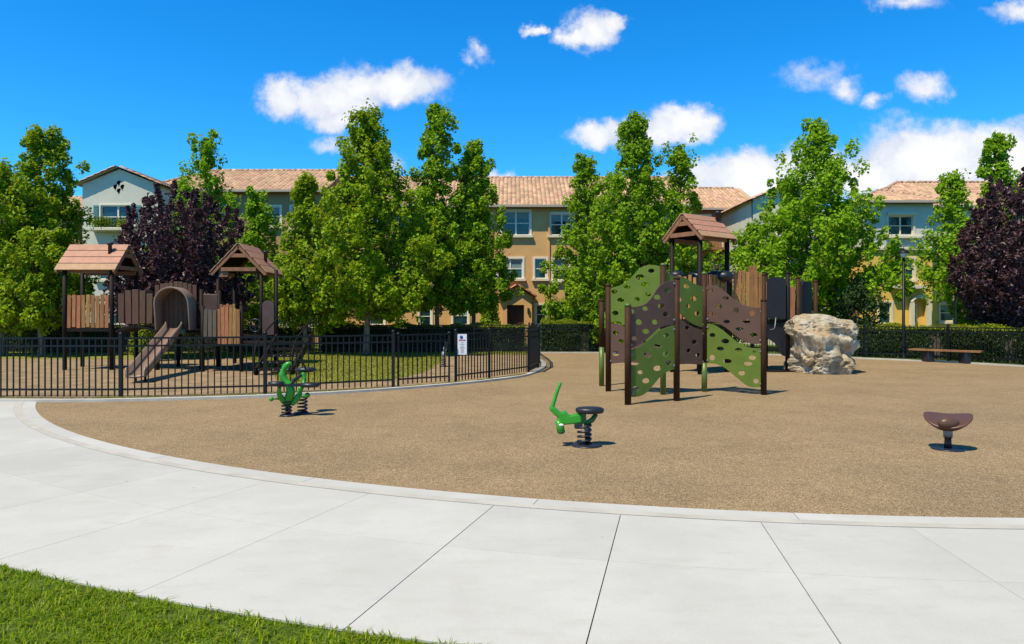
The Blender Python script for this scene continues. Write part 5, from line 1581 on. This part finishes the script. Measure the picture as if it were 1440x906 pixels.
plum('dark purple leaved tree at the right edge behind the far fence', 1434, 25.6, 258, 74, .95, 44000)

# ------------------------------------------------------------------ grass
def blades(name, P, hmin, hmax, wd, m, lean=.35):
    n_ = len(P)
    h_ = rng.uniform(hmin, hmax, n_)
    a = rng.uniform(0, 2 * PI, n_)
    d = np.stack([np.cos(a), np.sin(a), np.zeros(n_)], 1)
    s_ = np.stack([-np.sin(a), np.cos(a), np.zeros(n_)], 1)
    ln = (np.abs(rng.normal(0, lean, n_)) * h_)[:, None]
    wv_ = (wd * rng.uniform(.7, 1.3, n_))[:, None]
    V = np.empty((n_, 5, 3))
    V[:, 0] = P - s_ * wv_ / 2; V[:, 1] = P + s_ * wv_ / 2
    mid = P + d * ln * .35 + np.array([0, 0, 1]) * (h_ * .6)[:, None]
    V[:, 2] = mid + s_ * wv_ * .4; V[:, 3] = mid - s_ * wv_ * .4
    V[:, 4] = P + d * ln * 1.2 + np.array([0, 0, 1]) * (h_ * (1 - .25 * (ln[:, 0] / h_)))[:, None]
    b = np.arange(n_)[:, None] * 5
    F = np.concatenate([b + np.array([[0, 1, 2]]), b + np.array([[0, 2, 3]]), b + np.array([[3, 2, 4]])], 1).reshape(-1, 3)
    o = np_mesh(name, V.reshape(-1, 3), F, 3, [MAT[q] for q in ([m] if isinstance(m, str) else m)], mats_idx=None if isinstance(m, str) else np.repeat(rng.uniform(0, 1, n_) < .10, 3).astype(int))
    o['kind'] = 'stuff'
    return o
# front lawn, outside the path
nG = 260000
x = rng.uniform(-5.6, 1.6, nG); y = rng.uniform(2.6, 6.8, nG)
R = np.sqrt((x - CX) ** 2 + (y - CY) ** 2)
edge = R_LAWN + .004 + .010 * np.sin(x * 9) + .008 * np.sin(x * 23 + 1)
tuft = np.sin(x * 13 + 2 * np.sin(y * 7)) * np.sin(y * 15 + 2 * np.sin(x * 9))
ok = (R > edge) & (R < R_LAWN + 2.6) & (rng.uniform(0, 1, nG) < .62 + .38 * tuft)
P = np.stack([x[ok], y[ok], np.full(ok.sum(), 0.0)], 1)
gr = blades('lawn_grass', P, .018, .052, .0066, ['grass_blade', 'grass_dry'], .95)
tag(gr, 'fresh green mown grass at the bottom left beside the path', 'grass')
# yard lawn
def in_poly(x, y, poly):
    c = np.zeros(len(x), bool); j = len(poly) - 1
    for i in range(len(poly)):
        xi, yi = poly[i][0], poly[i][1]; xj, yj = poly[j][0], poly[j][1]
        cond = ((yi > y) != (yj > y)) & (x < (xj - xi) * (y - yi) / (yj - yi + 1e-12) + xi)
        c ^= cond; j = i
    return c
nY = 60000
x = rng.uniform(-14, 1, nY); y = rng.uniform(16, 31, nY)
ok = in_poly(x, y, gl)
P = np.stack([x[ok], y[ok], np.full(ok.sum(), .03)], 1)
yg = blades('yard_grass', P, .025, .06, .018, 'grass_dry', .9)
tag(yg, 'sunlit yellow green lawn inside the fenced small yard', 'grass')
# weedy strip under the near fence
nS = 9000
t = rng.uniform(0, len(kerb) * .62, nS); i0 = t.astype(int); ft = t - i0
K = np.array([[p.x, p.y] for p in kerb])
Pk = K[i0] + (K[i0 + 1] - K[i0]) * ft[:, None]
Pk[:, 1] += rng.uniform(.17, .34, nS)
keep = (np.sin(Pk[:, 0] * 3.1) + np.sin(Pk[:, 0] * 7.7) + rng.normal(0, .6, nS)) > -.3
P = np.concatenate([Pk[keep], np.full((keep.sum(), 1), .02)], 1)
wg = blades('fence_grass', P, .03, .08, .014, 'grass_dry', .6)
tag(wg, 'thin strip of weedy grass along the kerb under the near fence', 'grass')
